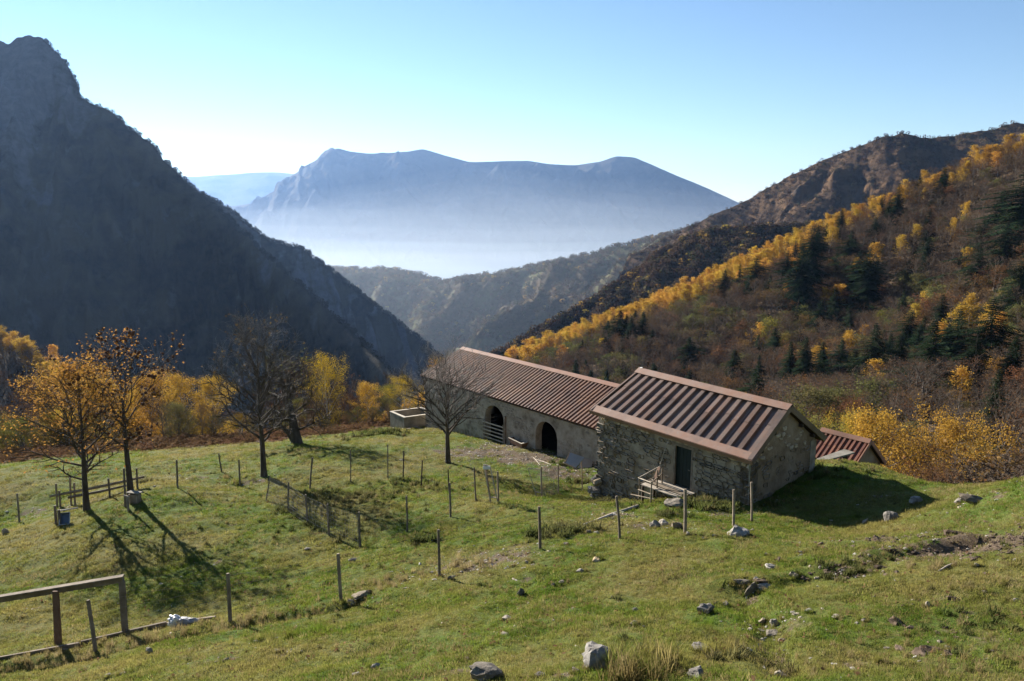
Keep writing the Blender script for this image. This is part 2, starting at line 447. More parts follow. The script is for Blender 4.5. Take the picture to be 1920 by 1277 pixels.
# ------------------------------------------------------------------ setting: ridges and mountains
def catmull(P, n):
    P = np.array(P, float); L = np.r_[0, np.cumsum(np.linalg.norm(np.diff(P, axis=0), axis=1))]
    u = np.linspace(0, L[-1], n)
    return np.stack([np.interp(u, L, P[:, k]) for k in range(3)], 1), u
RIDGES = {}
def ridge_mesh(name, pts, fdir, slope, length, mat, nu=260, nv=90, amp=20.0, freq=0.01, jag=3.0, jfreq=0.03, back=0.9, rock=None, prof=1.0, stretch=0.35):
    P, u = catmull([up(*p) for p in pts], nu)
    k = 5; Pz = np.convolve(np.pad(P[:, 2], k // 2, 'edge'), np.ones(k) / k, 'valid'); P[:, 2] = 0.6 * Pz + 0.4 * P[:, 2]
    P[:, 2] += jag * fbm(u * jfreq, u * 0 + 3.3, 4)
    fdir = np.array(fdir, float); fdir /= np.linalg.norm(fdir)
    v = np.r_[-np.linspace(1, 0.02, 14) ** 1.5, np.linspace(0, 1, nv) ** 1.35]
    U, V = np.meshgrid(u, v)
    s = V * length
    front = V > 0
    X = P[:, 0][None] + np.where(front, fdir[0], -fdir[0] * 1) * np.abs(s)
    Y = P[:, 1][None] + np.where(front, fdir[1], -fdir[1] * 1) * np.abs(s)
    tanS = math.tan(math.radians(slope))
    drop = np.where(front, length * tanS * (np.abs(V) ** prof), np.abs(s) * back)
    wx = 0.55 * fbm(U * freq * 0.7 + 4.0, s * freq * 0.7, 3)
    g = ridged(U * freq + wx, s * freq * stretch + 7.7 + 0.5 * wx, 5)
    g2 = fbm(U * freq * 4, s * freq * 2.4 + 2.1, 4)
    Z = P[:, 2][None] - drop + np.where(front, (g * amp + g2 * amp * 0.35) * np.clip(s / (length * 0.12), 0, 1), 0)
    if rock is not None: r = rock(U / u[-1], V)
    else: r = np.clip(0.25 + 0.5 * g, 0, 1)
    me = np_mesh(name, np.stack([X, Y, Z], -1).reshape(-1, 3), grid_faces(len(u), len(v)), mat)
    add_attr(me, 'rock', np.clip(r, 0, 1).ravel())
    RIDGES[name] = (X[13:], Y[13:], Z[13:])
    return tag(link(name, me), kind='structure')

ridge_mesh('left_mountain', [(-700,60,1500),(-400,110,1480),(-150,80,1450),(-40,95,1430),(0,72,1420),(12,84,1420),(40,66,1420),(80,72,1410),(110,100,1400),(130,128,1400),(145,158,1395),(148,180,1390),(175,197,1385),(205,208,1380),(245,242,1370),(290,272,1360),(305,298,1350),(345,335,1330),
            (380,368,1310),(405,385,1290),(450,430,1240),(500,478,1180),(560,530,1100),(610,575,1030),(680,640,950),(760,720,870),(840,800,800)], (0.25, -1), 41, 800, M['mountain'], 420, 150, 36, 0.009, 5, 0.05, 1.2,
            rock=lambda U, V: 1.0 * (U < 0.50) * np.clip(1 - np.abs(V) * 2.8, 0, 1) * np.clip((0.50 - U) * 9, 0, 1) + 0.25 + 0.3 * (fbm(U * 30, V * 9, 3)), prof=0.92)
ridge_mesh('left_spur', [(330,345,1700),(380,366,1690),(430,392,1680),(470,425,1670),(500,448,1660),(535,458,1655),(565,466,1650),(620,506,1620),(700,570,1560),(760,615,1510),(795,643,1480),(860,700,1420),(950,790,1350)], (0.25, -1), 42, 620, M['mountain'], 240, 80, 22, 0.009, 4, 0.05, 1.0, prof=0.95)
ridge_mesh('valley_hill', [(380,520,2700),(520,500,2600),(620,503,2500),(690,503,2450),(745,505,2400),(790,516,2350),(835,527,2300),(870,522,2250),(910,515,2200),(1000,500,2150),(1100,478,2050),(1200,452,1950),(1300,428,1850),(1400,415,1750),(1600,420,1650)], (-0.55, -1), 22, 1000, M['hill'], 300, 110, 50, 0.0035, 7, 0.02, 0.5, stretch=1.0)
ridge_mesh('wooded_spur', [(1900,380,760),(1700,405,780),(1600,415,790),(1480,428,800),(1400,428,810),(1320,436,820),(1250,468,820),(1180,520,815),(1100,572,800),(1000,625,780),(930,668,760),(860,720,740),(780,790,720)], (-0.35, -1), 30, 420, M['hill'], 240, 80, 12, 0.012, 3, 0.05, 0.6, stretch=0.6)
ridge_mesh('brown_mountain', [(1180,480,1500),(1250,445,1480),(1320,412,1460),(1385,382,1440),(1430,358,1430),(1480,330,1410),(1540,302,1390),(1600,277,1370),(1650,258,1350),(1690,249,1340),(1715,254,1340),(1750,262,1350),(1800,250,1340),(1850,246,1330),(1900,232,1320),(1960,228,1300),(2300,190,1250)], (-0.45, -1), 36, 620, M['mountain_brown'], 320, 120, 26, 0.006, 4, 0.03, 0.9, stretch=0.7,
            rock=lambda U, V: 0.3 + 0.55 * ridged(U * 9, V * 2.0, 3) * np.clip(V * 8, 0, 1))
ridge_mesh('far_mountain', [(250,460,11400),(340,425,11250),(430,388,11100),(470,382,11025),(520,355,10950),(545,330,10875),(570,316,10800),(600,296,10725),(632,277,10650),(655,284,10650),(690,288,10650),(725,287,10650),(765,284,10650),(792,279,10650),(830,290,10650),(880,304,10650),(930,303,10650),(990,301,10650),(1030,308,10575),(1080,310,10500),(1125,303,10350),(1155,293,10200),(1190,295,10200),(1225,310,10200),(1270,330,10200),(1320,350,10200),(1385,380,10200),(1500,420,10350),(1700,470,10500)],
            (-0.12, -1), 33, 3000, M['far_mountain'], 420, 110, 230, 0.0011, 4, 0.003, 0.6, stretch=0.8)
ridge_mesh('distant_ridge', [(-300,350,20000),(200,340,20000),(360,331,20000),(430,328,20000),(490,322,20000),(545,325,20000),(620,332,20000),(800,345,20000),(1300,380,20000),(1800,390,20000)], (0, -1), 22, 3000, M['far_mountain'], 120, 30, 120, 0.0006, 20, 0.002, 0.5)
ridge_mesh('near_spur', [(-600,420,420),(-300,520,380),(-100,610,340),(0,650,320),(60,685,300),(140,735,285),(250,800,270),(400,880,260)], (0.3, -1), 24, 180, M['forest_floor'], 120, 60, 6, 0.02, 2, 0.05, 0.7)

def sheet(name, x0, x1, y0, y1, z, mat, n=2):
    m = MB(); m.add([(x0, y0, z), (x1, y0, z), (x1, y1, z), (x0, y1, z)], [(0, 1, 2, 3)])
    return tag(m.build(name, mat), kind='structure')
sheet('valley_floor', -9000, 9000, -300, 2600, -430.0, M['hill'])
sheet('lake', -16000, 16000, 2600, 22500, -700.0, M['water'])

def volume_mat(name, col, dens, g):
    m = bpy.data.materials.new(name); m.use_nodes = True; t = m.node_tree
    for n in list(t.nodes): t.nodes.remove(n)
    o = t.nodes.new('ShaderNodeOutputMaterial'); p = t.nodes.new('ShaderNodeVolumePrincipled')
    p.inputs['Color'].default_value = (*col, 1); p.inputs['Density'].default_value = dens; p.inputs['Anisotropy'].default_value = g
    t.links.new(p.outputs[0], o.inputs['Volume']); return m
_m = MB(); _m.box((0, 11200, 75), (33000, 23400, 1560))
haze = tag(_m.build('haze', volume_mat('pale_air', (0.34, 0.56, 1.0), 2.6e-5, 0.38)), kind='stuff')
# low banks of mist lying over the lake
def mist_bank(name, rx, ry, rz, c, dens, label):
    v, f = [], []; nA, nB = 96, 40
    for j in range(nB + 1):
        ph = -math.pi / 2 + math.pi * j / nB
        for i in range(nA):
            a = 2 * math.pi * i / nA
            v.append((rx * math.cos(ph) * math.cos(a) + c[0], ry * math.cos(ph) * math.sin(a) + c[1], rz * math.sin(ph) * (1 + 0.22 * float(fbm(3.0 * math.cos(ph) * math.cos(a) + rz, 2.0 * math.cos(ph) * math.sin(a), 3))) + c[2]))
    for j in range(nB):
        for i in range(nA):
            f.append((j * nA + i, j * nA + (i + 1) % nA, (j + 1) * nA + (i + 1) % nA, (j + 1) * nA + i))
    m = MB(); m.add(v, f)
    return tag(m.build(name, volume_mat(name, (0.76, 0.87, 1.0), dens, 0.35), smooth=True), label, 'mist', kind='stuff')
mist_bank('valley_mist', 9000, 2900, 850, (-1000, 6300, -760), 1.3e-5, 'broad thin veil of mist before the far mountain')
mist_bank('lake_mist', 8600, 2700, 670, (-1500, 6000, -740), 1.8e-5, 'upper middle layer of mist over the lake valley')
mist_bank('low_mist', 8400, 2650, 520, (-600, 5900, -730), 2.5e-5, 'lower middle layer of mist over the lake valley')
mist_bank('water_mist', 8200, 2600, 400, (-800, 5900, -730), 3.2e-5, 'pale lower layer of mist close above the lake')
mist_bank('shore_mist', 7800, 2500, 290, (-1000, 5800, -720), 4.5e-5, 'lowest white layer of mist on the lake')
mist_bank('hollow_mist', 1800, 700, 420, (250, 2080, -380), 1.15e-4, 'thin blue haze filling the wooded hollow below the left mountain')

# ------------------------------------------------------------------ buildings: materials
M['mortar'] = simple_mat('lime_mortar', [(0.17, 0.133, 0.092), (0.285, 0.232, 0.166), (0.38, 0.32, 0.24)], 2.2, 6, 1.0, 0.8, 0.03, 'World')
M['gable_plaster'] = simple_mat('rough_brown_plaster', [(0.17, 0.115, 0.066), (0.26, 0.186, 0.115), (0.33, 0.25, 0.165)], 1.6, 6, 1.0, 0.9, 0.04, 'World')
def stone_material(name, cols, rand=0.35, scale=5.0):
    t = NT(name); v = t.coord('Object'); oi = t.n('ObjectInfo')
    vv = t.n('VectorMath', operation='ADD'); t.l(v, vv.inputs[0])
    cb = t.n('CombineXYZ'); 
    for k in range(3): t.l(t.math('MULTIPLY', oi.outputs['Random'], 37.0 + 11 * k), cb.inputs[k])
    t.l(cb.outputs[0], vv.inputs[1]); v = vv.outputs[0]
    f = t.noise(v, scale, 6, 0.65); k = len(cols)
    c = t.ramp(f, [(0.28 + 0.44 * i / (k - 1), cols[i]) for i in range(k)])
    hv = t.n('HueSaturation'); t.l(t.math('ADD', t.math('MULTIPLY', oi.outputs['Random'], 2 * rand), 1 - rand), hv.inputs['Value'])
    r2 = t.math('FRACT', t.math('MULTIPLY', oi.outputs['Random'], 23.7))
    t.l(t.math('ADD', t.math('MULTIPLY', r2, 0.9), 0.5), hv.inputs['Saturation']); t.l(c, hv.inputs['Color'])
    lich = t.ramp(t.noise(v, scale * 2.7, 4, 0.7), [(0.62, (0, 0, 0)), (0.70, (1, 1, 1))])
    c = t.mix(lich, hv.outputs[0], (0.30, 0.29, 0.25))
    return t.principled(c, 0.95, t.bump(t.noise(v, scale * 5, 5, 0.7), 0.8, 0.02), 0.2)
M['stone'] = stone_material('grey_brown_wall_stone', [(0.165, 0.128, 0.089), (0.30, 0.245, 0.176), (0.43, 0.365, 0.275)], 0.42)
M['field_stone'] = stone_material('pale_field_stone', [(0.10, 0.084, 0.066), (0.19, 0.164, 0.132), (0.32, 0.285, 0.235)], 0.4, 4.0)
M['pebble'] = stone_material('bleached_stone_chip', [(0.20, 0.17, 0.13), (0.36, 0.32, 0.26), (0.52, 0.48, 0.41)], 0.4, 4.0)
M['plaster'] = simple_mat('grey_barn_plaster', [(0.14, 0.112, 0.082), (0.28, 0.235, 0.18), (0.37, 0.325, 0.26), (0.22, 0.18, 0.138)], 1.3, 9, 1.0, 1.0, 0.04, 'World')
def roof_material(name, base, rust, dark, rough=0.5):
    t = NT(name); v = t.coord('World')
    a = t.noise(v, 1.1, 6, 0.65); b = t.noise(v, 9.0, 5, 0.7)
    c = t.mix(t.ramp(a, [(0.42, (0, 0, 0)), (0.60, (1, 1, 1))]), base, rust)
    c = t.mix(t.ramp(b, [(0.50, (0, 0, 0)), (0.72, (0.8, 0.8, 0.8))]), c, dark)
    c = t.mix(t.ramp(t.noise(v, 4.2, 6, 0.72), [(0.60, (0, 0, 0)), (0.68, (0.75, 0.75, 0.75))]), c, tuple(0.55 * x + 0.10 for x in base))
    c = t.mix(t.ramp(t.noise(v, 0.7, 5, 0.6), [(0.52, (0, 0, 0)), (0.70, (0.6, 0.6, 0.6))]), c, tuple(0.5 * x for x in dark))
    oi = t.n('ObjectInfo'); hv = t.n('HueSaturation'); t.l(t.math('ADD', t.math('MULTIPLY', oi.outputs['Random'], 0.44), 0.78), hv.inputs['Value']); t.l(c, hv.inputs['Color'])
    return t.principled(hv.outputs[0], rough, t.bump(b, 0.15, 0.01), 0.45)
M['roof_brown'] = roof_material('weathered_brown_sheet', (0.162, 0.116, 0.090), (0.172, 0.100, 0.066), (0.110, 0.088, 0.076), 0.36)
M['roof_rust'] = roof_material('rusty_corrugated_sheet', (0.125, 0.054, 0.027), (0.165, 0.073, 0.031), (0.080, 0.042, 0.028), 0.55)
M['roof_red'] = roof_material('red_corrugated_sheet', (0.175, 0.062, 0.034), (0.20, 0.082, 0.040), (0.11, 0.048, 0.034), 0.5)
M['flashing'] = roof_material('pinkish_brown_flashing', (0.200, 0.120, 0.084), (0.195, 0.098, 0.058), (0.145, 0.098, 0.075), 0.5)
M['cap'] = roof_material('orange_brown_ridge_cap', (0.27, 0.135, 0.082), (0.25, 0.115, 0.062), (0.19, 0.105, 0.075), 0.5)
M['timber_dark'] = simple_mat('dark_old_timber', [(0.030, 0.021, 0.014), (0.065, 0.045, 0.030)], 2.0, 5, 0.9, 0.6, 0.01, 'World', stretch=(1, 1, 8))
M['wood'] = simple_mat('weathered_grey_wood', [(0.11, 0.085, 0.06), (0.19, 0.15, 0.11), (0.27, 0.22, 0.165)], 3.0, 6, 0.9, 0.7, 0.008, 'World', rand=0.25)
M['wood_pale'] = simple_mat('pale_bleached_wood', [(0.24, 0.20, 0.155), (0.36, 0.31, 0.25), (0.44, 0.39, 0.32)], 4.0, 6, 0.9, 0.6, 0.008, 'World', rand=0.15)
M['wood_red'] = simple_mat('reddish_sawn_wood', [(0.13, 0.075, 0.05), (0.20, 0.12, 0.08)], 3.0, 6, 0.9, 0.6, 0.008, 'World', rand=0.15)
M['door_green'] = simple_mat('dark_green_door_paint', [(0.008, 0.016, 0.015), (0.014, 0.026, 0.024)], 3.0, 4, 0.6, 0.3, 0.004, 'World')
M['concrete'] = simple_mat('stained_concrete', [(0.13, 0.115, 0.09), (0.20, 0.18, 0.145), (0.27, 0.25, 0.21)], 1.8, 7, 1.0, 0.6, 0.01, 'World')
M['concrete_rim'] = simple_mat('worn_concrete_rim', [(0.40, 0.36, 0.29), (0.52, 0.47, 0.39)], 3.0, 6, 1.0, 0.5, 0.01, 'World')
M['dark_inside'] = simple_mat('dark_barn_floor', [(0.05, 0.043, 0.034), (0.09, 0.075, 0.058)], 1.2, 5, 1.0, 0.5, 0.02, 'World')  # dark brown colour of the floor inside the barn
M['zinc'] = simple_mat('dull_zinc', [(0.30, 0.30, 0.30), (0.42, 0.42, 0.41)], 4.0, 4, 0.45, 0.2, 0.004, 'World', spec=0.5, metal=0.6)
M['wire'] = simple_mat('rusty_wire', [(0.17, 0.15, 0.125), (0.28, 0.25, 0.215)], 8.0, 3, 0.6, 0.1, 0.001, 'World', spec=0.4)
M['panel_glass'] = simple_mat('blue_grey_panel_glass', [(0.22, 0.26, 0.29), (0.30, 0.34, 0.37)], 1.5, 3, 0.45, 0.0, 0.001, 'World', spec=0.6)
M['panel_plate'] = simple_mat('dusty_tan_plate', [(0.26, 0.235, 0.20), (0.33, 0.30, 0.26)], 1.5, 3, 0.6, 0.1, 0.001, 'World')

Z3 = np.array([0, 0, 1.0])
def unit(a): a = np.array(a, float); return a / np.linalg.norm(a)

# shared wall-stone meshes: an irregular outline, a bevelled and uneven face
def make_stone_mesh(k, n=8, wall=True):
    r = np.random.default_rng(100 + k)
    n = int(r.integers(6, 10)); a = np.sort(np.arange(n) / n * 2 * math.pi + r.normal(0, 0.22, n))
    e = r.uniform(0.30, 0.5)
    x = np.sign(np.cos(a)) * np.abs(np.cos(a)) ** e * 0.5; y = np.sign(np.sin(a)) * np.abs(np.sin(a)) ** e * 0.5
    x *= 1 + r.normal(0, 0.12, n); y *= 1 + r.normal(0, 0.12, n)
    V = []
    V += [(x[i], -0.5, y[i]) for i in range(n)]
    V += [(x[i], 0.22 + r.uniform(-0.1, 0.1), y[i]) for i in range(n)]
    V += [(x[i] * 0.86, 0.5 + r.uniform(-0.16, 0.1), y[i] * 0.84) for i in range(n)]
    V += [(r.normal(0, 0.08), 0.56 + r.uniform(-0.12, 0.12), r.normal(0, 0.08))]
    Fs = []
    for b in (0, n):
        for i in range(n):
            j = (i + 1) % n; Fs.append((b + i, b + n + i, b + n + j, b + j))
    for i in range(n): Fs.append((2 * n + i, 3 * n, 2 * n + (i + 1) % n))
    m = MB(); m.add(V, Fs); return m.mesh('stone', M['stone'])
STONES = [make_stone_mesh(k) for k in range(18)]

def lay_stones(wall, P0, ux, nrm, L, ztop, zbot_fn, holes, keep, size, parts, rest, max_parts, proud=(0.02, 0.06), seed=1):
    """courses of separate stones on a wall face; P0 is its left end, ux runs along it, nrm points out"""
    r = np.random.default_rng(seed)
    R3 = np.stack([ux, nrm, Z3], 1)
    z = min(zbot_fn(0), zbot_fn(L), zbot_fn(L / 2)) - 0.2
    zt = max(ztop(0), ztop(L), ztop(L / 2))
    while z < zt:
        h = r.uniform(*size[1]); s = -r.uniform(0, 0.2)
        while s < L:
            w = r.uniform(*size[0]) * (1.25 if r.random() < 0.12 else 1)
            if s + w > L: w = L - s
            if w < 0.1: break
            sc, zc = s + w / 2, z + h / 2 + 0.035 * perlin(s * 1.7 + seed, z * 2.0)
            s += w
            if sc < 0.05 or zc + h * 0.4 > ztop(sc) or zc < zbot_fn(sc) - 0.05: continue
            if any(a - w * 0.35 < sc < b + w * 0.35 and zc < t + h * 0.35 for a, b, t in holes): continue
            if r.random() > keep(sc, zc - zbot_fn(sc)): continue
            dep = r.uniform(*proud) * 2
            pos = P0 + ux * sc + nrm * (dep * 0.5 - 0.5 * (dep + 0.10)); pos[2] = zc
            k = r.integers(len(STONES)); tl = r.normal(0, 0.05)
            sx, sy, sz = w * r.uniform(0.88, 0.97), dep + 0.10, h * r.uniform(0.84, 0.97)
            if r.random() < 0.5: sx = -sx; flip = True
            else: flip = False
            if len(parts) < max_parts:
                o = bpy.data.objects.new('stone', STONES[k]); COL.objects.link(o)
                o.parent = wall; o.location = Vector(pos) - world_of(wall)
                o.rotation_euler = (Matrix([[float(q) for q in row] for row in R3]) @ Matrix.Rotation(tl, 3, 'Y')).to_euler()
                o.scale = (abs(sx), sy, sz); parts.append(o)
            else:
                me = STONES[k]; V = np.array([v.co for v in me.vertices]) * (abs(sx), sy, sz)
                rest.add((R3 @ V.T).T + pos, [tuple(p.vertices) for p in me.polygons])
        z += h * 1.02

def ribbed_roof(parent, A, B, D, C, n, rib_h, rib_w, mat, name='roof_panel', pan_mat=None, edge=0.06):
    """separate sheets between the eave A-B and the ridge C-D, each with one raised rib"""
    nrm = unit(np.cross(B - A, C - A)); 
    if nrm[2] < 0: nrm = -nrm
    for i in range(n):
        t0, t1 = i / n, (i + 1) / n
        prof = [(0, 0), (0.5 - rib_w / 2 - edge, 0), (0.5 - rib_w / 2, rib_h), (0.5 + rib_w / 2, rib_h), (0.5 + rib_w / 2 + edge, 0), (1.0, 0)]
        th = 0.012
        sag = rng.normal(0, 0.005); j0 = rng.normal(0, 0.035) / n; lap = rng.uniform(0.50, 0.60)
        for f0, f1, lift in ((0.0, lap + 0.02, 0.0), (lap, 1.0, 0.016)):
         V = []
         for q0, q1 in ((A + (C - A) * f0, B + (D - B) * f0), (A + (C - A) * f1, B + (D - B) * f1)):
            for pp, hh in prof: V.append(q0 + (q1 - q0) * (t0 + j0 + (t1 - t0) * pp) + nrm * (hh + sag + lift))
            for pp, hh in prof: V.append(q0 + (q1 - q0) * (t0 + j0 + (t1 - t0) * pp) + nrm * (hh + sag + lift - th))
         k = len(prof); Fs = []
         for j in range(k - 1):
            Fs.append((j, j + 1, 2 * k + j + 1, 2 * k + j)); Fs.append((k + j, 3 * k + j, 3 * k + j + 1, k + j + 1))
            Fs.append((j, k + j, k + j + 1, j + 1)); Fs.append((2 * k + j, 2 * k + j + 1, 3 * k + j + 1, 3 * k + j))
         Fs.append((0, 2 * k, 3 * k, k)); Fs.append((k - 1, 2 * k - 1, 4 * k - 1, 3 * k - 1))
         m = MB(); m.add(V, Fs); m.build(name, mat, parent)

def slab(P, off, th):
    """closed slab from a quad moved along off"""
    P = [np.array(p, float) for p in P]; off = np.array(off, float)
    V = [p for p in P] + [p + off * th for p in P]
    return V, [(3, 2, 1, 0), (4, 5, 6, 7), (0, 1, 5, 4), (1, 2, 6, 5), (2, 3, 7, 6), (3, 0, 4, 7)]

# ------------------------------------------------------------------ the stone house
def dep(P): return float(pj(np.array(P))[2])
HA, HB = up(1111, 772, dep((4.0, 35.6, -10.1))), up(1409, 866, dep((9.24, 28.8, -10.1)))
HC, HD = up(1201, 698, dep((6.12, 37.25, -8.4))), up(1480, 767, dep((11.36, 30.45, -8.4)))
HE = up(1544, 823, dep((13.5, 32.1, -10.15)))
HF = HA + (HE - HB)
HF[2] = HE[2]
u_ = unit((HB - HA) * (1, 1, 0)); v_ = np.array([-u_[1], u_[0], 0])
hc = (HA + HB + HE + HF) / 4
house = tag(empty('stone_house', (hc[0], hc[1], float(ground_h(hc[0], hc[1])))), 'grey stone house with brown ribbed metal roof and dark green door', 'house')
ov = 0.26
WA = HA + u_ * 0.16 + v_ * ov; WB = HB - u_ * 0.16 + v_ * ov
WE = HE - u_ * 0.16 - v_ * ov; WF = HF + u_ * 0.16 - v_ * ov
nF = -v_
Lf = float(np.dot(WB - WA, u_))
WB = WA + u_ * Lf
def zt_front(s): return float(WA[2] + (WB[2] - WA[2]) * s / Lf) - 0.03
def zb_front(s):
    p = WA + u_ * s; return float(ground_h(p[0] + nF[0] * 0.1, p[1] + nF[1] * 0.1))
def s_of(px, py):  # place along the front wall, and height
    p = on_plane(px, py, WA, nF); return float(np.dot(p - WA, u_)), p[2]
d0, dz0 = s_of(1264, 872); d1, _ = s_of(1297, 880); _, dtop = s_of(1283, 840); _, dbot = s_of(1278, 914)
def wall_mesh(s0, s1, z0f, z1f, thick=0.5, batter=0.0):
    V = []
    for s in (s0, s1):
        for z, b in ((z0f(s) - 0.7, batter), (z1f(s), 0)):
            for o in (0, thick): 
                p = WA + u_ * s - nF * o + nF * (b if o == 0 else 0); V.append((p[0], p[1], z))
    return V, [(0, 4, 6, 2), (1, 3, 7, 5), (0, 2, 3, 1), (4, 5, 7, 6), (2, 6, 7, 3), (0, 1, 5, 4)]
fw = MB()
fw.add(*wall_mesh(0, d0, zb_front, zt_front)); fw.add(*wall_mesh(d1, Lf, zb_front, zt_front))
Vd, Fd = wall_mesh(d0 - 0.001, d1 + 0.001, lambda s: dtop + 0.7, zt_front); fw.add(Vd, Fd)
fw.add(*wall_mesh(d0 - 0.001, d1 + 0.001, lambda s: dbot - 0.5 + 0.0, lambda s: dbot - 0.02))
front_wall = fw.build('wall', M['mortar'], house)
stones, rest = [], MB()
def keep_front(s, h):
    k = 0.93
    p = perlin(s * 0.8 + 3.1, h * 1.1)
    if 2.2 < s < d0 - 0.1: k = 0.62 + 0.9 * p
    elif s > d1: k = 0.88 + 0.6 * p
    return k
lay_stones(front_wall, WA, u_, nF, Lf, zt_front, zb_front, [(d0 - 0.12, d1 + 0.05, dtop + 0.16)], keep_front, ((0.16, 0.60), (0.09, 0.27)), stones, rest, 240, (0.020, 0.095), seed=4)
# the battered corner pile at the far left foot
for k in range(14):
    a = rng.uniform(0, 1); p = WA + u_ * rng.uniform(-0.25, 0.25) + nF * rng.uniform(0.0, 0.25)
    z = ground_h(p[0], p[1]) + 0.09 + a * a * 1.2
    o = bpy.data.objects.new('stone', STONES[k % 14]); COL.objects.link(o); attach(o, front_wall, (p[0] - a * 0.0, p[1], z))
    o.rotation_euler = (rng.normal(0, .3), rng.normal(0, .3), rng.uniform(0, 6)); o.scale = (rng.uniform(.25, .5), rng.uniform(.25, .4), rng.uniform(.14, .26)); stones.append(o)
# gable wall with stones bedded in brown plaster
zr = float(HD[2]) - 0.10
def zb_gable(s):
    p = WB + v_ * s; return float(ground_h(p[0] + u_[0] * 0.1, p[1] + u_[1] * 0.1))
Lg = float(np.dot(WE - WB, v_)); smid = float(np.dot(HD - WB, v_))
def zt_gable(s):
    return float(np.interp(s, [0, smid, Lg], [WB[2] - 0.02, zr, WE[2] - 0.02]))
gm = MB(); V = []
prof = [(0.0, None), (Lg, None), (Lg, zt_gable(Lg)), (smid, zr), (0.0, zt_gable(0))]
for o in (0.0, 0.5):
    for s, z in prof:
        p = WB + v_ * s - u_ * o; V.append((p[0] + (0), p[1], (zb_gable(s) - 0.7) if z is None else z))
gm.add(V, [(0, 1, 2, 3, 4), (9, 8, 7, 6, 5), (0, 5, 6, 1), (1, 6, 7, 2), (2, 7, 8, 3), (3, 8, 9, 4), (4, 9, 5, 0)])
gable_wall = gm.build('gable_wall', M['gable_plaster'], house)
lay_stones(gable_wall, WB, v_, u_, Lg, zt_gable, zb_gable, [], lambda s, h: 0.34 if s > 0.4 else 0.85, ((0.16, 0.48), (0.10, 0.24)), stones, rest, 300, (0.015, 0.06), seed=9)
if rest.v: tag(rest.build('stone_rubble', M['stone'], front_wall), kind='stuff')
m = MB()
for P, Q in ((WE, WF), (WF, WA)):
    zb = min(ground_h(P[0], P[1]), ground_h(Q[0], Q[1])) - 0.7
    w = unit((Q - P) * (1, 1, 0)); nn = np.array([-w[1], w[0], 0])
    V, Fs = slab([(P[0], P[1], zb), (Q[0], Q[1], zb), (Q[0], Q[1], Q[2]), (P[0], P[1], P[2])], nn, 0.45); m.add(V, Fs)
Pm = (WA + WF) / 2
V, Fs = slab([WA, WF, (Pm[0], Pm[1], HC[2] - 0.1), (Pm[0] - 0.001, Pm[1], HC[2] - 0.1)], u_, 0.45); m.add(V, Fs)
m.build('rear_wall', M['mortar'], house)
# roof: deck, sheets, ridge cap, eave flashing, verges
rn1 = unit(np.cross(HB - HA, HC - HA)); rn2 = unit(np.cross(HE - HD, HC - HD)); 
if rn2[2] < 0: rn2 = -rn2
if rn1[2] < 0: rn1 = -rn1
m = MB(); m.add(*slab([HA, HB, HD, HC], -rn1, 0.10)); m.add(*slab([HC, HD, HE, HF], -rn2, 0.10))
roof = m.build('roof', M['timber_dark'], house)
rise = lambda P, n: P + n * 0.012
ribbed_roof(roof, rise(HA + (HC - HA) * 0.07, rn1), rise(HB + (HD - HB) * 0.07, rn1), rise(HD, rn1), rise(HC, rn1), 17, 0.100, 0.40, M['roof_brown'], edge=0.05)
ribbed_roof(roof, rise(HF, rn2), rise(HE, rn2), rise(HD, rn2), rise(HC, rn2), 17, 0.100, 0.40, M['roof_brown'], edge=0.05)
m = MB()   # eave flashing: a broad pink-brown strip over the lower ends of the sheets
sl = unit(HC - HA)
m.add(*slab([HA - sl * 0.05 - u_ * 0.1 + rn1 * 0.110, HB - sl * 0.05 + u_ * 0.1 + rn1 * 0.110, HB + sl * 0.34 + u_ * 0.1 + rn1 * 0.140, HA + sl * 0.34 - u_ * 0.1 + rn1 * 0.140], rn1, 0.02))
m.add(*slab([HA - sl * 0.07 - u_ * 0.1 + rn1 * 0.126, HB - sl * 0.07 + u_ * 0.1 + rn1 * 0.126, HB - sl * 0.07 + u_ * 0.1 - Z3 * 0.06, HA - sl * 0.07 - u_ * 0.1 - Z3 * 0.06], nF, 0.02))
m.build('eave_flashing', M['flashing'], roof)
m = MB()
for nn, q in ((rn1, unit(HA - HC)), (rn2, unit(HF - HC))):
    m.add(*slab([HC - u_ * 0.12 + Z3 * 0.215, HD + u_ * 0.12 + Z3 * 0.215, HD + u_ * 0.12 + q * 0.26 + nn * 0.158, HC - u_ * 0.12 + q * 0.26 + nn * 0.158], nn, 0.018))
m.build('ridge_cap', M['flashing'], roof)
for P, Q, n_, sd in ((HB, HD, rn1, 1), (HE, HD, rn2, 1), (HA, HC, rn1, -1), (HF, HC, rn2, -1)):
    m = MB(); m.bar(P + u_ * sd * 0.06 + n_ * 0.03, Q + u_ * sd * 0.06 + n_ * 0.03, 0.05, 0.22, n_, ext=0.03); m.bar(P - u_ * sd * (0.02 if sd > 0 else -0.03) + n_ * 0.151, Q - u_ * sd * (0.02 if sd > 0 else -0.03) + n_ * 0.151, 0.20 if sd > 0 else 0.09, 0.018, n_, ext=0.03); m.build('verge_trim', M['flashing'] if sd < 0 else M['roof_brown'], roof)
# purlin ends under the gable verge
for f in (0.28, 0.62):
    for a, b in ((HB, HD), (HE, HD)):
        p = a + (b - a) * f - Z3 * 0.20; m = MB(); m.bar(p - u_ * 0.3, p + u_ * 0.03, 0.14, 0.14); m.build('purlin', M['timber_dark'], roof)
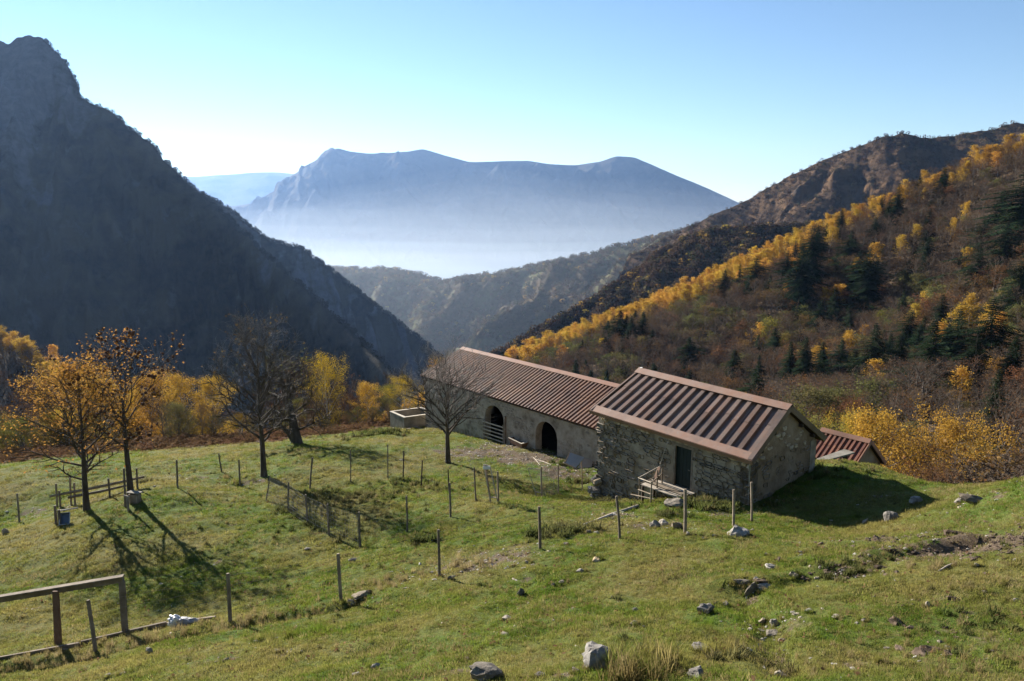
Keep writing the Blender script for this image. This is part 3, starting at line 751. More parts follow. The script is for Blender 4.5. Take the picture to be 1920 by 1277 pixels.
# door
dp0 = WA + u_ * d0 - nF * 0.16; dp1 = WA + u_ * d1 - nF * 0.16
door = MB()
nb = 5
dm = MB(); dm.bar(np.r_[(dp0 + dp1)[:2] / 2, dbot], np.r_[(dp0 + dp1)[:2] / 2, dtop], d1 - d0, 0.03, nF)
door = dm.build('door', M['door_green'], house)
for k in range(nb):
    c = dp0 + (dp1 - dp0) * (k + 0.5) / nb + nF * 0.025
    m = MB(); m.bar(np.r_[c[:2], dbot + 0.02], np.r_[c[:2], dtop - 0.02], (d1 - d0) / nb - 0.008, 0.02, nF); m.build('plank', M['door_green'], door)
m = MB(); hp = dp1 - u_ * 0.14 + nF * 0.06; m.tube([np.r_[hp[:2], dbot + 0.85], np.r_[(hp + nF * 0.05)[:2], dbot + 0.85], np.r_[(hp + nF * 0.05 - u_ * 0.09)[:2], dbot + 0.85]], 0.012, 6); m.build('handle', M['wire'], door)
m = MB()
for c in (dp0, dp1):
    m.bar(np.r_[(c + nF * 0.13)[:2], dbot], np.r_[(c + nF * 0.13)[:2], dtop + 0.1], 0.09, 0.08, nF)
m.bar(np.r_[(dp0 + nF * 0.135)[:2], dtop + 0.06], np.r_[(dp1 + nF * 0.135)[:2], dtop + 0.06], 0.085, 0.11, Z3, ext=0.12)
m.build('door_frame', M['wood'], house)
# downpipe at the near corner
m = MB(); q = HB + nF * 0.02 - u_ * 0.06; w = WB + nF * 0.06 - u_ * 0.02
m.tube([q - Z3 * 0.06, q * 0.6 + w * 0.4 - Z3 * 0.28, w - Z3 * 0.45, np.r_[w[:2], zb_front(Lf) + 0.08]], 0.04, 8); m.build('downpipe', M['zinc'], house, smooth=True)
# lightning-rod-like hook at the far ridge end
m = MB(); m.tube([HC - u_ * 0.1 + Z3 * 0.05, HC - u_ * 0.05 + Z3 * 0.22, HC + u_ * 0.12 + Z3 * 0.26], 0.02, 5); m.build('ridge_hook', M['zinc'], roof)

# ------------------------------------------------------------------ the long barn
th_b = -0.86
bu = np.array([math.cos(th_b), math.sin(th_b), 0]); bv = np.array([-bu[1], bu[0], 0])
BR = up(1109, 803, dep((4.6, 44.0, -13.4)))
BL = upz(790, 705, BR[2]); bu = unit((BR - BL) * (1, 1, 0)); bv = np.array([-bu[1], bu[0], 0])
# ridge: half-width w and rise r so that both ridge points fall on the photograph
best = None
for w in np.arange(2.5, 6.0, 0.05):
    r = None
    P = BL + bv * w
    for r in np.arange(0.8, 3.5, 0.02):
        e = abs(pj(P + Z3 * r)[1] - 654) + abs(pj(P + Z3 * r)[0] - 868)
        if best is None or e < best[0]: best = (e, w, r)
_, bw, br = best
BX = BR + bu * 1.8
RL = BL + bv * bw + Z3 * br; RX = BX + bv * bw + Z3 * br
_q = up(1165, 721, dep(RL + (RX - RL) * 0.9)); 
BLb, BXb = BL + bv * 2 * bw, BX + bv * 2 * bw
bc = (BL + BX + BLb + BXb) / 4
barn = tag(empty('long_barn', (bc[0], bc[1], float(ground_h(bc[0], bc[1])))), 'long low plastered barn with rusty corrugated roof and two arched openings', 'barn')
VA = BL + bu * 0.12 + bv * 0.22; VB = BX - bu * 0.12 + bv * 0.22
Lb = float(np.dot(VB - VA, bu)); nB_ = -bv
def sb(px, py): p = on_plane(px, py, VA, nB_); return float(np.dot(p - VA, bu)), float(p[2])
def zb_barn(s): p = VA + bu * s; return float(ground_h(p[0] + nB_[0] * .1, p[1] + nB_[1] * .1))
arches = []
for x0, x1, xt, yt in ((909, 945, 927, 761), (1004, 1045, 1024, 791)):
    a0, _ = sb(x0, yt + 30); a1, _ = sb(x1, yt + 30); _, zt = sb(xt, yt); arches.append((a0, a1, zt))
ztb = float(BL[2]) - 0.02
cuts = sorted(set([0.0, Lb] + [a + (b - a) * k / 20 for a, b, _ in arches for k in range(21)]))
m = MB(); TH = 0.55
def arch_z(s):
    for a, b, zt in arches:
        if a + 1e-6 < s < b - 1e-6:
            r = (b - a) / 2; x = (s - (a + b) / 2) / r
            return zt - r * 0.95 + r * 0.95 * math.sqrt(max(0, 1 - x * x))
    return None
def wp(s, z, o=0.0): p = VA + bu * s - nB_ * o; return (p[0], p[1], z)
for s0, s1 in zip(cuts[:-1], cuts[1:]):
    z_in = arch_z((s0 + s1) / 2)
    if z_in is None:
        k = max(1, int((s1 - s0) / 0.6))
        for i in range(k):
            p0, p1 = s0 + (s1 - s0) * i / k, s0 + (s1 - s0) * (i + 1) / k
            m.add([wp(p0, zb_barn(p0) - .6), wp(p1, zb_barn(p1) - .6), wp(p1, ztb), wp(p0, ztb)], [(0, 1, 2, 3)])
            m.add([wp(p0, zb_barn(p0) - .6, TH), wp(p1, zb_barn(p1) - .6, TH), wp(p1, ztb, TH), wp(p0, ztb, TH)], [(3, 2, 1, 0)])
    else:
        def az(s): 
            z = arch_z(min(max(s, cuts[0]), cuts[-1])); 
            if z is None:
                for a, b, zt in arches:
                    if abs(s - a) < 1e-4 or abs(s - b) < 1e-4: return zt - (b - a) / 2 * 0.95
            return z
        za, zb2 = az(s0), az(s1)
        m.add([wp(s0, za), wp(s1, zb2), wp(s1, ztb), wp(s0, ztb)], [(0, 1, 2, 3)])
        m.add([wp(s0, za, TH), wp(s1, zb2, TH), wp(s1, ztb, TH), wp(s0, ztb, TH)], [(3, 2, 1, 0)])
        m.add([wp(s0, za), wp(s1, zb2), wp(s1, zb2, TH), wp(s0, za, TH)], [(3, 2, 1, 0)])
for a, b, zt in arches:
    for s in (a, b):
        m.add([wp(s, zb_barn(s) - .6), wp(s, zt - (b - a) / 2 * .95), wp(s, zt - (b - a) / 2 * .95, TH), wp(s, zb_barn(s) - .6, TH)], [(0, 1, 2, 3)])
barn_wall = m.build('wall', M['plaster'], barn)
bstones, brest = [], MB()
lay_stones(barn_wall, VA, bu, nB_, Lb, lambda s: ztb, zb_barn, [(a - .05, b + .05, zt + .1) for a, b, zt in arches], lambda s, h: np.clip(.25 + 1.6 * float(perlin(s * .45 + 2.2, h * .9)) + (.5 if s < 1.2 or h < .25 else 0), .02, .95), ((.18, .5), (.10, .22)), bstones, brest, 200, (.006, .03), seed=21)
if brest.v: tag(brest.build('stone_rubble', M['stone'], barn_wall), kind='stuff')
m = MB()
VL2, VX2 = BLb + bu * .12 - bv * .22, BXb - bu * .12 - bv * .22
zlow = min(ground_h(VL2[0], VL2[1]), ground_h(VX2[0], VX2[1])) - 1.0
m.add(*slab([(VL2[0], VL2[1], zlow), (VX2[0], VX2[1], zlow), (VX2[0], VX2[1], BL[2]), (VL2[0], VL2[1], BL[2])], bv, 0.02))
for P, Q, R in ((VA, VL2, RL), (VB, VX2, RX)):
    Rm = (P + Q) / 2
    V = [(P[0], P[1], zlow), (Q[0], Q[1], zlow), (Q[0], Q[1], ztb), (Rm[0], Rm[1], R[2] - 0.1), (P[0], P[1], ztb)]
    inn = bu * (0.4 if R is RL else -0.4)
    V2 = [tuple(np.array(p) + inn) for p in V]
    m.add(V + V2, [(0, 1, 2, 3, 4), (9, 8, 7, 6, 5)] + [(i, (i + 1) % 5 + 0, (i + 1) % 5 + 5, i + 5) for i in range(5)])
m.build('end_wall', M['plaster'], barn)
m = MB(); m.add(*slab([wp(0, zb_barn(0) - .05, TH), wp(Lb, zb_barn(Lb) - .05, TH), wp(Lb, zb_barn(Lb) - .05, 2 * bw - .5), wp(0, zb_barn(0) - .05, 2 * bw - .5)], Z3, 0.02)); m.build('floor', M['dark_inside'], barn)
bn1 = unit(np.cross(BX - BL, RL - BL)); bn1 = bn1 if bn1[2] > 0 else -bn1
bn2 = unit(np.cross(RX - RL, BLb - RL)); bn2 = bn2 if bn2[2] > 0 else -bn2
m = MB(); m.add(*slab([BL, BX, RX, RL], -bn1, 0.09)); m.add(*slab([RL, RX, BXb, BLb], -bn2, 0.09))
broof = m.build('roof', M['timber_dark'], barn)
ribbed_roof(broof, BL + bn1 * .012, BX + bn1 * .012, RX + bn1 * .012, RL + bn1 * .012, 62, 0.075, 0.40, M['roof_rust'], edge=0.09)
ribbed_roof(broof, BLb + bn2 * .012, BXb + bn2 * .012, RX + bn2 * .012, RL + bn2 * .012, 62, 0.06, 0.40, M['roof_rust'], edge=0.09)
m = MB()
for nn, q in ((bn1, unit(BL - RL)), (bn2, unit(BLb - RL))):
    m.add(*slab([RL - bu * .05 + Z3 * .155, RX + Z3 * .155, RX + q * .30 + nn * .112, RL - bu * .05 + q * .30 + nn * .112], nn, 0.018))
m.build('ridge_cap', M['cap'], broof)
for P, n_ in ((BL, bn1), (BLb, bn2)):
    m = MB(); m.bar(P - bu * .05 + n_ * .02, RL - bu * .05 + n_ * .02, 0.05, 0.18, n_, ext=.02); m.build('verge_trim', M['cap'], broof)

# hurdle gate of five rails standing in the first arch
a, b, zt = arches[0]
g0, g1 = VA + bu * (a - 0.12) + nB_ * 0.10, VA + bu * (b + 0.05) + nB_ * 0.10
zg0, zg1 = zb_barn(a) + 0.05, zb_barn(b) + 0.05
hg = tag(empty('hurdle_gate', np.r_[((g0 + g1) / 2)[:2], (zg0 + zg1) / 2]), 'wooden hurdle gate with pale rails closing the far arch of the long barn', 'gate')
for k in range(5):
    z = 0.14 + 0.26 * k
    m = MB(); m.bar(np.r_[g0[:2], zg0 + z + .06], np.r_[g1[:2], zg1 + z - .04], 0.03, 0.085, Z3, jit=0.004); m.build('rail', M['wood_pale'], hg)
for P, z in ((g0 + bu * .06, zg0), (g1 - bu * .06, zg1)):
    m = MB(); m.bar(np.r_[(P - nB_ * .035)[:2], z - .1], np.r_[(P - nB_ * .035)[:2], z + 1.32], 0.08, 0.04, nB_); m.build('stile', M['wood'], hg)
m = MB(); p = VA + bu * (b + 0.16) + nB_ * .06; post_ = m.bar(np.r_[p[:2], zb_barn(b) - .2], np.r_[p[:2], zb_barn(b) + 2.0], .12, .12, nB_)
tag(m.build('gate_post', M['wood'], None), 'tall dark wooden post against the barn wall beside the hurdle gate', 'post')

# ------------------------------------------------------------------ the small shed behind the house
SR = up(1632, 829, 38.5)
u_s = u_
best = None
for L in np.arange(1.5, 6, .05):
    p = SR - u_s * L; e = abs(pj(p)[0] - 1541)
    if best is None or e < best[0]: best = (e, L)
SLn = best[1]
SL_ = SR - u_s * SLn
se = 1.55; sr_ = 1.05
sA, sB = SL_ - v_ * se - Z3 * sr_, SR - v_ * se - Z3 * sr_
sE, sF = SR + v_ * 1.75 - Z3 * 1.5, SL_ + v_ * 1.75 - Z3 * 1.5
shed = tag(empty('shed', np.r_[((sA + sB + sE + sF) / 4)[:2], float(ground_h(*((sA + sB + sE + sF) / 4)[:2]))]), 'small low shed with red corrugated roof behind the stone house', 'shed')
m = MB(); i1, i2 = u_s * .15, v_ * .15
for P, Q in ((sA + i1 + i2, sB - i1 + i2), (sE - i1 - i2, sF + i1 - i2)):
    zb = min(ground_h(P[0], P[1]), ground_h(Q[0], Q[1])) - .8
    n_ = v_ if P is not None and np.dot(P - SR, v_) < 0 else -v_
    m.add(*slab([(P[0], P[1], zb), (Q[0], Q[1], zb), (Q[0], Q[1], Q[2] + .03), (P[0], P[1], P[2] + .03)], n_, .35))
for T, P, Q, s in ((SR, sB, sE, -1), (SL_, sA, sF, 1)):
    P = P + s * i1 + i2; Q = Q + s * i1 - i2; T2 = T + s * i1 - Z3 * .06
    zb = min(ground_h(P[0], P[1]), ground_h(Q[0], Q[1])) - .8
    V = [np.array((P[0], P[1], zb)), np.array((Q[0], Q[1], zb)), Q + Z3 * .02, T2, P + Z3 * .02]
    m.add(V + [p + u_s * s * .3 for p in V], [(0, 1, 2, 3, 4), (9, 8, 7, 6, 5)] + [(i, (i + 1) % 5, (i + 1) % 5 + 5, i + 5) for i in range(5)])
m.build('wall', M['gable_plaster'], shed)
sn1 = unit(np.cross(sB - sA, SL_ - sA)); sn1 = sn1 if sn1[2] > 0 else -sn1
sn2 = unit(np.cross(SR - SL_, sF - SL_)); sn2 = sn2 if sn2[2] > 0 else -sn2
m = MB(); m.add(*slab([sA, sB, SR, SL_], -sn1, .07)); m.add(*slab([SL_, SR, sE, sF], -sn2, .07))
sroof = m.build('roof', M['timber_dark'], shed)
ribbed_roof(sroof, sA + sn1 * .01, sB + sn1 * .01, SR + sn1 * .01, SL_ + sn1 * .01, 10, .075, .42, M['roof_red'], edge=.07)
ribbed_roof(sroof, sF + sn2 * .01, sE + sn2 * .01, SR + sn2 * .01, SL_ + sn2 * .01, 10, .075, .42, M['roof_red'], edge=.07)
m = MB()
for nn, q in ((sn1, unit(sA - SL_)), (sn2, unit(sF - SL_))):
    m.add(*slab([SL_ + Z3 * .15, SR + u_s * .05 + Z3 * .15, SR + u_s * .05 + q * .2 + nn * .112, SL_ + q * .2 + nn * .112], nn, .015))
m.build('ridge_cap', M['cap'], sroof)
for P, n_ in ((sB, sn1), (sE, sn2)):
    m = MB(); m.bar(P + u_s * .05 + n_ * .02, SR + u_s * .05 + n_ * .02, .05, .18, n_, ext=.02); m.build('verge_trim', M['cap'], sroof)
# pale slab lying as a little lean-to against the shed eave
zs = float(up(1565, 856, 36.6)[2])
k0, k1, k2, k3 = upz(1531, 860, zs), upz(1541, 865, zs), upz(1603, 848, zs), upz(1583, 842, zs)
m = MB(); m.add(*slab([k0, k1, k2, k3], -Z3, .07)); lean = tag(m.build('stone_slab', M['concrete'], None), 'long pale stone slab resting between the house gable and the red-roofed shed', 'slab')
m = MB()
for q in (k1 * .7 + k2 * .3, k1 * .25 + k2 * .75):
    q = q * .9 + (k0 + k3) / 2 * .1
    m.bar(np.r_[q[:2], float(ground_h(q[0], q[1])) - .2], np.r_[q[:2], zs - .07], .14, .14)
m.build('support', M['timber_dark'], lean)

# ------------------------------------------------------------------ trees: materials
M['bark_dark'] = simple_mat('dark_bark', [(0.035, 0.027, 0.020), (0.075, 0.059, 0.045), (0.125, 0.10, 0.08)], 4.0, 6, 1.0, 0.9, 0.02, 'Object', stretch=(1, 1, .3))
M['bark_grey'] = simple_mat('grey_bark', [(0.10, 0.085, 0.07), (0.17, 0.15, 0.125)], 4.0, 6, 1.0, 0.8, 0.02, 'Object')
M['bark_birch'] = simple_mat('pale_birch_bark', [(0.12, 0.10, 0.085), (0.38, 0.35, 0.31), (0.50, 0.47, 0.43)], 1.5, 5, 0.9, 0.4, 0.01, 'Object', stretch=(1, 1, 3))
M['twig'] = simple_mat('brown_grey_twig', [(0.082, 0.060, 0.042), (0.135, 0.102, 0.074)], 0.4, 3, 1.0, 0.0, 0.01, 'World', rand=0.3)
M['twig_pale'] = simple_mat('pale_grey_twig', [(0.16, 0.135, 0.115), (0.26, 0.23, 0.20)], 0.6, 3, 0.8, 0.0, 0.01, 'World', rand=0.1)
M['leaf_gold'] = leaf_mat('golden_birch_leaf', [(0.27, 0.14, 0.028), (0.44, 0.26, 0.045), (0.55, 0.37, 0.07)], 0.5, 0.18, 0.25, 0.016)
M['leaf_yellow'] = leaf_mat('bright_yellow_leaf', [(0.42, 0.25, 0.018), (0.56, 0.37, 0.025)], 0.5, 0.12, 0.6, 0.01)
M['leaf_rust'] = leaf_mat('rusty_beech_leaf', [(0.085, 0.045, 0.022), (0.15, 0.080, 0.036), (0.22, 0.125, 0.052)], 0.35, 0.25, 0.3, 0.02)
M['leaf_orange'] = leaf_mat('orange_brown_leaf', [(0.17, 0.070, 0.022), (0.33, 0.165, 0.042), (0.46, 0.27, 0.075)], 0.45, 0.1, 1.6, 0.01)
M['leaf_olive'] = leaf_mat('olive_leaf', [(0.070, 0.070, 0.026), (0.125, 0.122, 0.045), (0.19, 0.165, 0.060)], 0.35, 0.25, 0.4, 0.03)
M['leaf_lime'] = leaf_mat('yellow_green_leaf', [(0.080, 0.085, 0.020), (0.145, 0.130, 0.030), (0.23, 0.165, 0.035)], 0.45, 0.2, 0.4, 0.02)
M['needle'] = leaf_mat('dark_spruce_needle', [(0.010, 0.018, 0.010), (0.020, 0.034, 0.017), (0.036, 0.050, 0.024)], 0.12, 0.3, 0.5, 0.02)
M['burr'] = simple_mat('brown_chestnut_burr', [(0.06, 0.026, 0.014), (0.12, 0.055, 0.03)], 6.0, 4, 1.0, 0.4, 0.01, 'World')

M['gold_near'] = leaf_mat('mottled_gold_leaf', [(0.14, 0.080, 0.026), (0.33, 0.185, 0.036), (0.50, 0.305, 0.05), (0.40, 0.26, 0.06)], 0.45, 0.15, 2.2, 0.015)
M['yellow_near'] = leaf_mat('mottled_yellow_leaf', [(0.16, 0.115, 0.025), (0.42, 0.27, 0.026), (0.54, 0.37, 0.035)], 0.45, 0.12, 2.2, 0.01)
M['rust_near'] = leaf_mat('mottled_rust_leaf', [(0.060, 0.036, 0.020), (0.135, 0.074, 0.034), (0.21, 0.125, 0.055)], 0.35, 0.2, 2.2, 0.02)
def perp(d, r):
    a = np.cross(d, r.normal(size=3)); n = np.linalg.norm(a)
    return a / n if n > 1e-6 else np.array([1.0, 0, 0])
def rot_dir(d, ang, r, az=None):
    p = perp(d, r) if az is None else az
    return unit(d * math.cos(ang) + p * math.sin(ang))
def polyline(r, a, d, L, n, wig, trop):
    P = [np.array(a, float)]; d = np.array(d, float)
    for i in range(n):
        d = unit(d + r.normal(0, wig, 3) + np.array([0, 0, trop])); P.append(P[-1] + d * L / n)
    return np.array(P)
def sticks(A, B, ra, rb, n=3):
    """thin prisms between the rows of A and B"""
    A = np.asarray(A, float); B = np.asarray(B, float); k = len(A)
    d = B - A; d /= np.linalg.norm(d, axis=1)[:, None] + 1e-9
    ref = np.where(np.abs(d[:, 2:3]) < 0.9, np.array([[0, 0, 1.0]]), np.array([[1.0, 0, 0]]))
    x = np.cross(d, ref); x /= np.linalg.norm(x, axis=1)[:, None] + 1e-9; y = np.cross(d, x)
    ra = np.broadcast_to(ra, (k,)); rb = np.broadcast_to(rb, (k,))
    V = np.empty((k, 2 * n, 3)); 
    for j in range(n):
        a = 2 * math.pi * j / n; o = math.cos(a) * x + math.sin(a) * y
        V[:, j] = A + o * ra[:, None]; V[:, n + j] = B + o * rb[:, None]
    b = np.arange(k)[:, None] * 2 * n
    Fs = [np.stack([b[:, 0] + j, b[:, 0] + (j + 1) % n, b[:, 0] + n + (j + 1) % n, b[:, 0] + n + j], 1) for j in range(n)]
    return V.reshape(-1, 3), np.concatenate(Fs)
def leaves(C, size, r, asp=0.6, flat=0.0, jitter=0.4):
    """kite-shaped leaves around the points C"""
    C = np.asarray(C, float); k = len(C)
    s = size * r.uniform(1 - jitter, 1 + jitter, k)
    a = r.normal(size=(k, 3)); a[:, 2] *= (1 - flat); a /= np.linalg.norm(a, axis=1)[:, None]
    b = np.cross(a, r.normal(size=(k, 3))); b /= np.linalg.norm(b, axis=1)[:, None]
    V = np.stack([C - a * s[:, None] / 2, C + b * s[:, None] * asp / 2 - a * s[:, None] * 0.05, C + a * s[:, None] / 2, C - b * s[:, None] * asp / 2 - a * s[:, None] * 0.05], 1)
    return V.reshape(-1, 3), np.arange(k * 4).reshape(k, 4)

def skeleton(seed, H, r0, clear, n1, shape, ang1, trop1, n2, n3, trunk_wig=0.03, lean=(0, 0), l2=0.45, l3=0.4, tfrac=1.0, wig=0.10, ang2=0.75, branch_r=0.028):
    r = np.random.default_rng(seed)
    br = []   # (pts, radii, level)
    T = polyline(r, (0, 0, -0.3), unit((lean[0], lean[1], 1)), H * tfrac + 0.3, 12, trunk_wig, 0.05)
    rt = r0 * (1 - np.linspace(0, 1, 13) ** 1.2 * 0.93); rt[0] *= 1.35; rt[1] *= 1.08
    br.append((T, rt, 0))
    L2, L3 = [], []
    az = r.uniform(0, 6.28)
    for i in range(n1):
        f = clear + (1 - clear) * ((i + r.uniform(0, .8)) / n1); f = min(f, 0.985)
        k = f * 12; j = int(k); p = T[j] + (T[min(j + 1, 12)] - T[j]) * (k - j); rr = np.interp(k, range(13), rt)
        az += 2.4 + r.normal(0, .35)
        L = shape((f - clear) / (1 - clear)) * H * r.uniform(0.75, 1.2)
        a = ang1 * (1.1 - 0.45 * f) * r.uniform(0.8, 1.2)
        d = np.array([math.cos(az) * math.sin(a), math.sin(az) * math.sin(a), math.cos(a)])
        n = 7; P = polyline(r, p, d, L, n, wig, trop1)
        rb = min(rr * 0.62, L * branch_r + 0.006); br.append((P, rb * (1 - np.linspace(0, 1, n + 1) * 0.88), 1))
        m2 = max(2, int(n2 * (0.5 + L / (H * 0.45))))
        for q in range(m2):
            g = 0.18 + 0.8 * (q + r.uniform(0, .9)) / m2; g = min(g, 0.99); kk = g * n; jj = int(kk)
            pp = P[jj] + (P[min(jj + 1, n)] - P[jj]) * (kk - jj); dd = unit(P[min(jj + 1, n)] - P[jj])
            ll = L * l2 * (1.15 - 0.65 * g) * r.uniform(.6, 1.25)
            Q = polyline(r, pp, rot_dir(dd, ang2 * r.uniform(.6, 1.3), r), ll, 4, wig * 1.3, trop1 * 0.9)
            L2.append(Q); br.append((Q, rb * 0.42 * (1 - np.linspace(0, 1, 5) * 0.8) + 0.003, 2))
            for w in range(n3):
                h = r.uniform(.15, 1.0) * 4; j3 = min(int(h), 3); p3 = Q[j3] + (Q[j3 + 1] - Q[j3]) * (h - j3)
                d3 = rot_dir(unit(Q[j3 + 1] - Q[j3]), r.uniform(.3, 1.0), r); d3 = unit(d3 + np.array([0, 0, trop1]))
                l_ = ll * l3 * r.uniform(.5, 1.3); m_ = p3 + d3 * l_ * .5; e_ = p3 + d3 * l_ + np.array([0, 0, trop1 * 0.3 * l_]) + r.normal(0, .06 * l_, 3)
                L3.append((p3, m_, e_))
    return r, br, L3

def combine(parts):
    """parts: (V, F4, material index) -> arrays"""
    V, Fq, mi, n = [], [], [], 0
    for v, f, k in parts:
        V.append(v); Fq.append(np.asarray(f) + n); mi.append(np.full(len(f), k)); n += len(v)
    return np.concatenate(V), np.concatenate(Fq), np.concatenate(mi)
def tubes_np(br, levels, sides):
    m = MB()
    for P, R, l in br:
        if l in levels: m.tube(P, R, sides[l], cap=False)
    return (np.array(m.v), np.array(m.f)) if m.v else (np.zeros((0, 3)), np.zeros((0, 4), int))

class Proto:
    """a kind of tree: trunk and crown meshes, and both in one mesh for far copies"""
    def __init__(s, name, trunk, crown, mats):
        s.name = name; s.H = float(np.concatenate([p[0] for p in crown])[:, 2].max())
        C = np.concatenate([p[0] for p in crown]); s.W = float(np.percentile(np.hypot(C[:, 0], C[:, 1]), 92))
        V, Fq, mi = combine(trunk); s.trunk = np_mesh(name + '_trunk', V, Fq, mats, True, mi)
        V, Fq, mi = combine(crown); s.crown = np_mesh(name + '_crown', V, Fq, mats, False, mi)
        V, Fq, mi = combine(trunk + crown); s.all = np_mesh(name, V, Fq, mats, False, mi)

def broadleaf(name, seed, H, r0, clear, n1, shape, ang1, trop1, n2, n3, bark, twig, leaf=None, leaf_per=0, leaf_size=0.2, spread=0.25, top_bias=0.0, twig_r=0.012, extra_twigs=0, **kw):
    r, br, L3 = skeleton(seed, H, r0, clear, n1, shape, ang1, trop1, n2, n3, **kw)
    mats = [bark, twig] + ([leaf] if leaf else [])
    tv = tubes_np(br, (0,), {0: 8}); trunk = [(*tv, 0)]
    crown = [(*tubes_np(br, (1,), {1: 5}), 0), (*tubes_np(br, (2,), {2: 3}), 1)]
    if L3:
        A = np.array([q[0] for q in L3]); Bm = np.array([q[1] for q in L3]); E = np.array([q[2] for q in L3])
        crown.append((*sticks(A, Bm, twig_r, twig_r * .75), 1)); crown.append((*sticks(Bm, E, twig_r * .75, twig_r * .3), 1))
        if extra_twigs:
            k = np.repeat(np.arange(len(A)), extra_twigs); f = r.uniform(.2, 1, len(k))[:, None]
            S0 = Bm[k] + (E[k] - Bm[k]) * f; dd = E[k] - A[k]; ln = np.linalg.norm(dd, axis=1)[:, None]
            E0 = S0 + (dd / ln + r.normal(0, .55, S0.shape)) * ln * r.uniform(.25, .5, (len(k), 1))
            crown.append((*sticks(S0, E0, twig_r * .55, twig_r * .25), 1))
        if leaf and leaf_per:
            zmax = E[:, 2].max(); zmin = E[:, 2].min()
            w = np.clip(((E[:, 2] - zmin) / (zmax - zmin)) * 2 * top_bias + 1 - top_bias, 0, 3) * leaf_per
            cnt = r.poisson(w); k = np.repeat(np.arange(len(A)), cnt)
            f = r.uniform(0, 1.1, len(k))[:, None]; C = Bm[k] + (E[k] - Bm[k]) * f + r.normal(0, spread, (len(k), 3))
            crown.append((*leaves(C, leaf_size, r, .7), 2))
    return Proto(name, trunk, crown, mats)

def spruce(name, seed, H=18.0, R=3.2, rag=.15):
    r = np.random.default_rng(seed)
    T = polyline(r, (0, 0, -.3), (0, 0, 1), H + .3, 10, .008, .05); m = MB(); m.tube(T, .26 * (1 - np.linspace(0, 1, 11) * .93), 7, cap=False)
    trunk = [(np.array(m.v), np.array(m.f), 0)]
    A, B, ra, rb, LV = [], [], [], [], []
    h = 0.9
    while h < H - .15:
        f = 1 - h / H; L0 = R * (f ** .85) * r.uniform(1 - rag, 1 + rag) + .12
        n = 9 if f > .25 else 6
        a0 = r.uniform(0, 6.28)
        for i in range(n):
            a = a0 + 6.283 * i / n + r.normal(0, .18); L = L0 * r.uniform(.7 - rag, 1.15 + rag) * (1 + rag * 1.2 * math.sin(a * 2 + h * .5))
            dro = -.28 - .35 * f + r.normal(0, .08)
            p = np.array([0, 0, h]); e = np.array([math.cos(a) * L, math.sin(a) * L, h + dro * L * .8]); t = e + np.array([math.cos(a), math.sin(a), .5]) * L * .1
            A.append(p); B.append(e); ra.append(.035 * f + .01); rb.append(.008)
            side = np.array([-math.sin(a), math.cos(a), 0]); dv = unit(e - p)
            k = max(4, int(L * 4.2))
            for q in range(k):
                g = (q + .6) / k; c = p + (e - p) * g; wl = (.55 * L * (1 - g * .75)) * .62 + .14
                for sgn in (-1, 1):
                    tip = c + side * sgn * wl * r.uniform(.75, 1.1) + dv * wl * .55 + np.array([0, 0, -wl * r.uniform(.05, .38)])
                    wd = .15 + .05 * r.random(); mid = (c + tip) / 2 + np.array([0, 0, .05])
                    LV.append([c - dv * wd * .4, mid - dv * wd * .7, tip, mid + dv * wd])
            LV.append([e - side * .1, e + dv * .02, t, e + side * .1])
        h += .30 + .34 * f
    crown = [(*sticks(np.array(A), np.array(B), np.array(ra), np.array(rb)), 0), (np.array(LV).reshape(-1, 3), np.arange(len(LV) * 4).reshape(-1, 4), 1)]
    return Proto(name, trunk, crown, [M['bark_dark'], M['needle']])

oval = lambda t: 0.40 * math.sin(math.pi * min(1, .22 + .78 * t)) ** .7 + .05
cone = lambda t: 0.34 * (1 - t) ** .7 + .06
tall = lambda t: 0.24 * math.sin(math.pi * min(1, .25 + .72 * t)) ** .6 + .05
PB = {}
PB['beech'] = [broadleaf('beech_%d' % k, 20 + k, 12, .20, .28, 16, oval, .85, .05, 5, 5, M['bark_grey'], M['twig'], M['leaf_rust'], 1.0 if k < 2 else .35, .24, .3, twig_r=.020, extra_twigs=3) for k in range(4)]
PB['rust'] = [broadleaf('rust_%d' % k, 40 + k, 11, .18, .20, 15, oval, .85, .05, 4, 5, M['bark_grey'], M['twig'], M['leaf_rust'], 3.6, .34, .42, twig_r=.016) for k in range(2)]
PB['birch'] = [broadleaf('birch_%d' % k, 60 + k, 12, .13, .22, 18, tall, .6, .02, 4, 5, M['bark_birch'], M['twig'], M['leaf_gold'], 5.5, .30, .36, .45, twig_r=.012) for k in range(3)]
PB['yellow'] = [broadleaf('yellow_%d' % k, 80 + k, 10, .12, .16, 16, oval if k else tall, .6, .03, 4, 5, M['bark_birch'], M['twig'], M['leaf_yellow'], 6.5, .26, .33, .25, twig_r=.012) for k in range(2)]
PB['olive'] = [broadleaf('olive_%d' % k, 90 + k, 9, .16, .12, 15, oval, .85, .04, 4, 5, M['bark_grey'], M['twig'], M['leaf_olive'], 4.2, .30, .4, twig_r=.014) for k in range(2)]
PB['lime'] = [broadleaf('lime_%d' % k, 110 + k, 9, .15, .12, 15, oval, .8, .04, 4, 5, M['bark_grey'], M['twig'], M['leaf_lime'], 4.5, .27, .36, twig_r=.014) for k in range(2)]
PB['spruce'] = [spruce('spruce_%d' % k, 130 + k, 18, (4.3, 4.8, 5.4, 3.7, 5.0)[k], (.12, .2, .28, .35, .4)[k]) for k in range(5)]
PB['thicket'] = [broadleaf('thicket_%d' % k, 150 + k, 4, .06, .04, 22, oval, 1.0, .06, 5, 6, M['twig'], M['twig'], M['leaf_rust'], .35, .12, .2, twig_r=.012, extra_twigs=2) for k in range(2)]
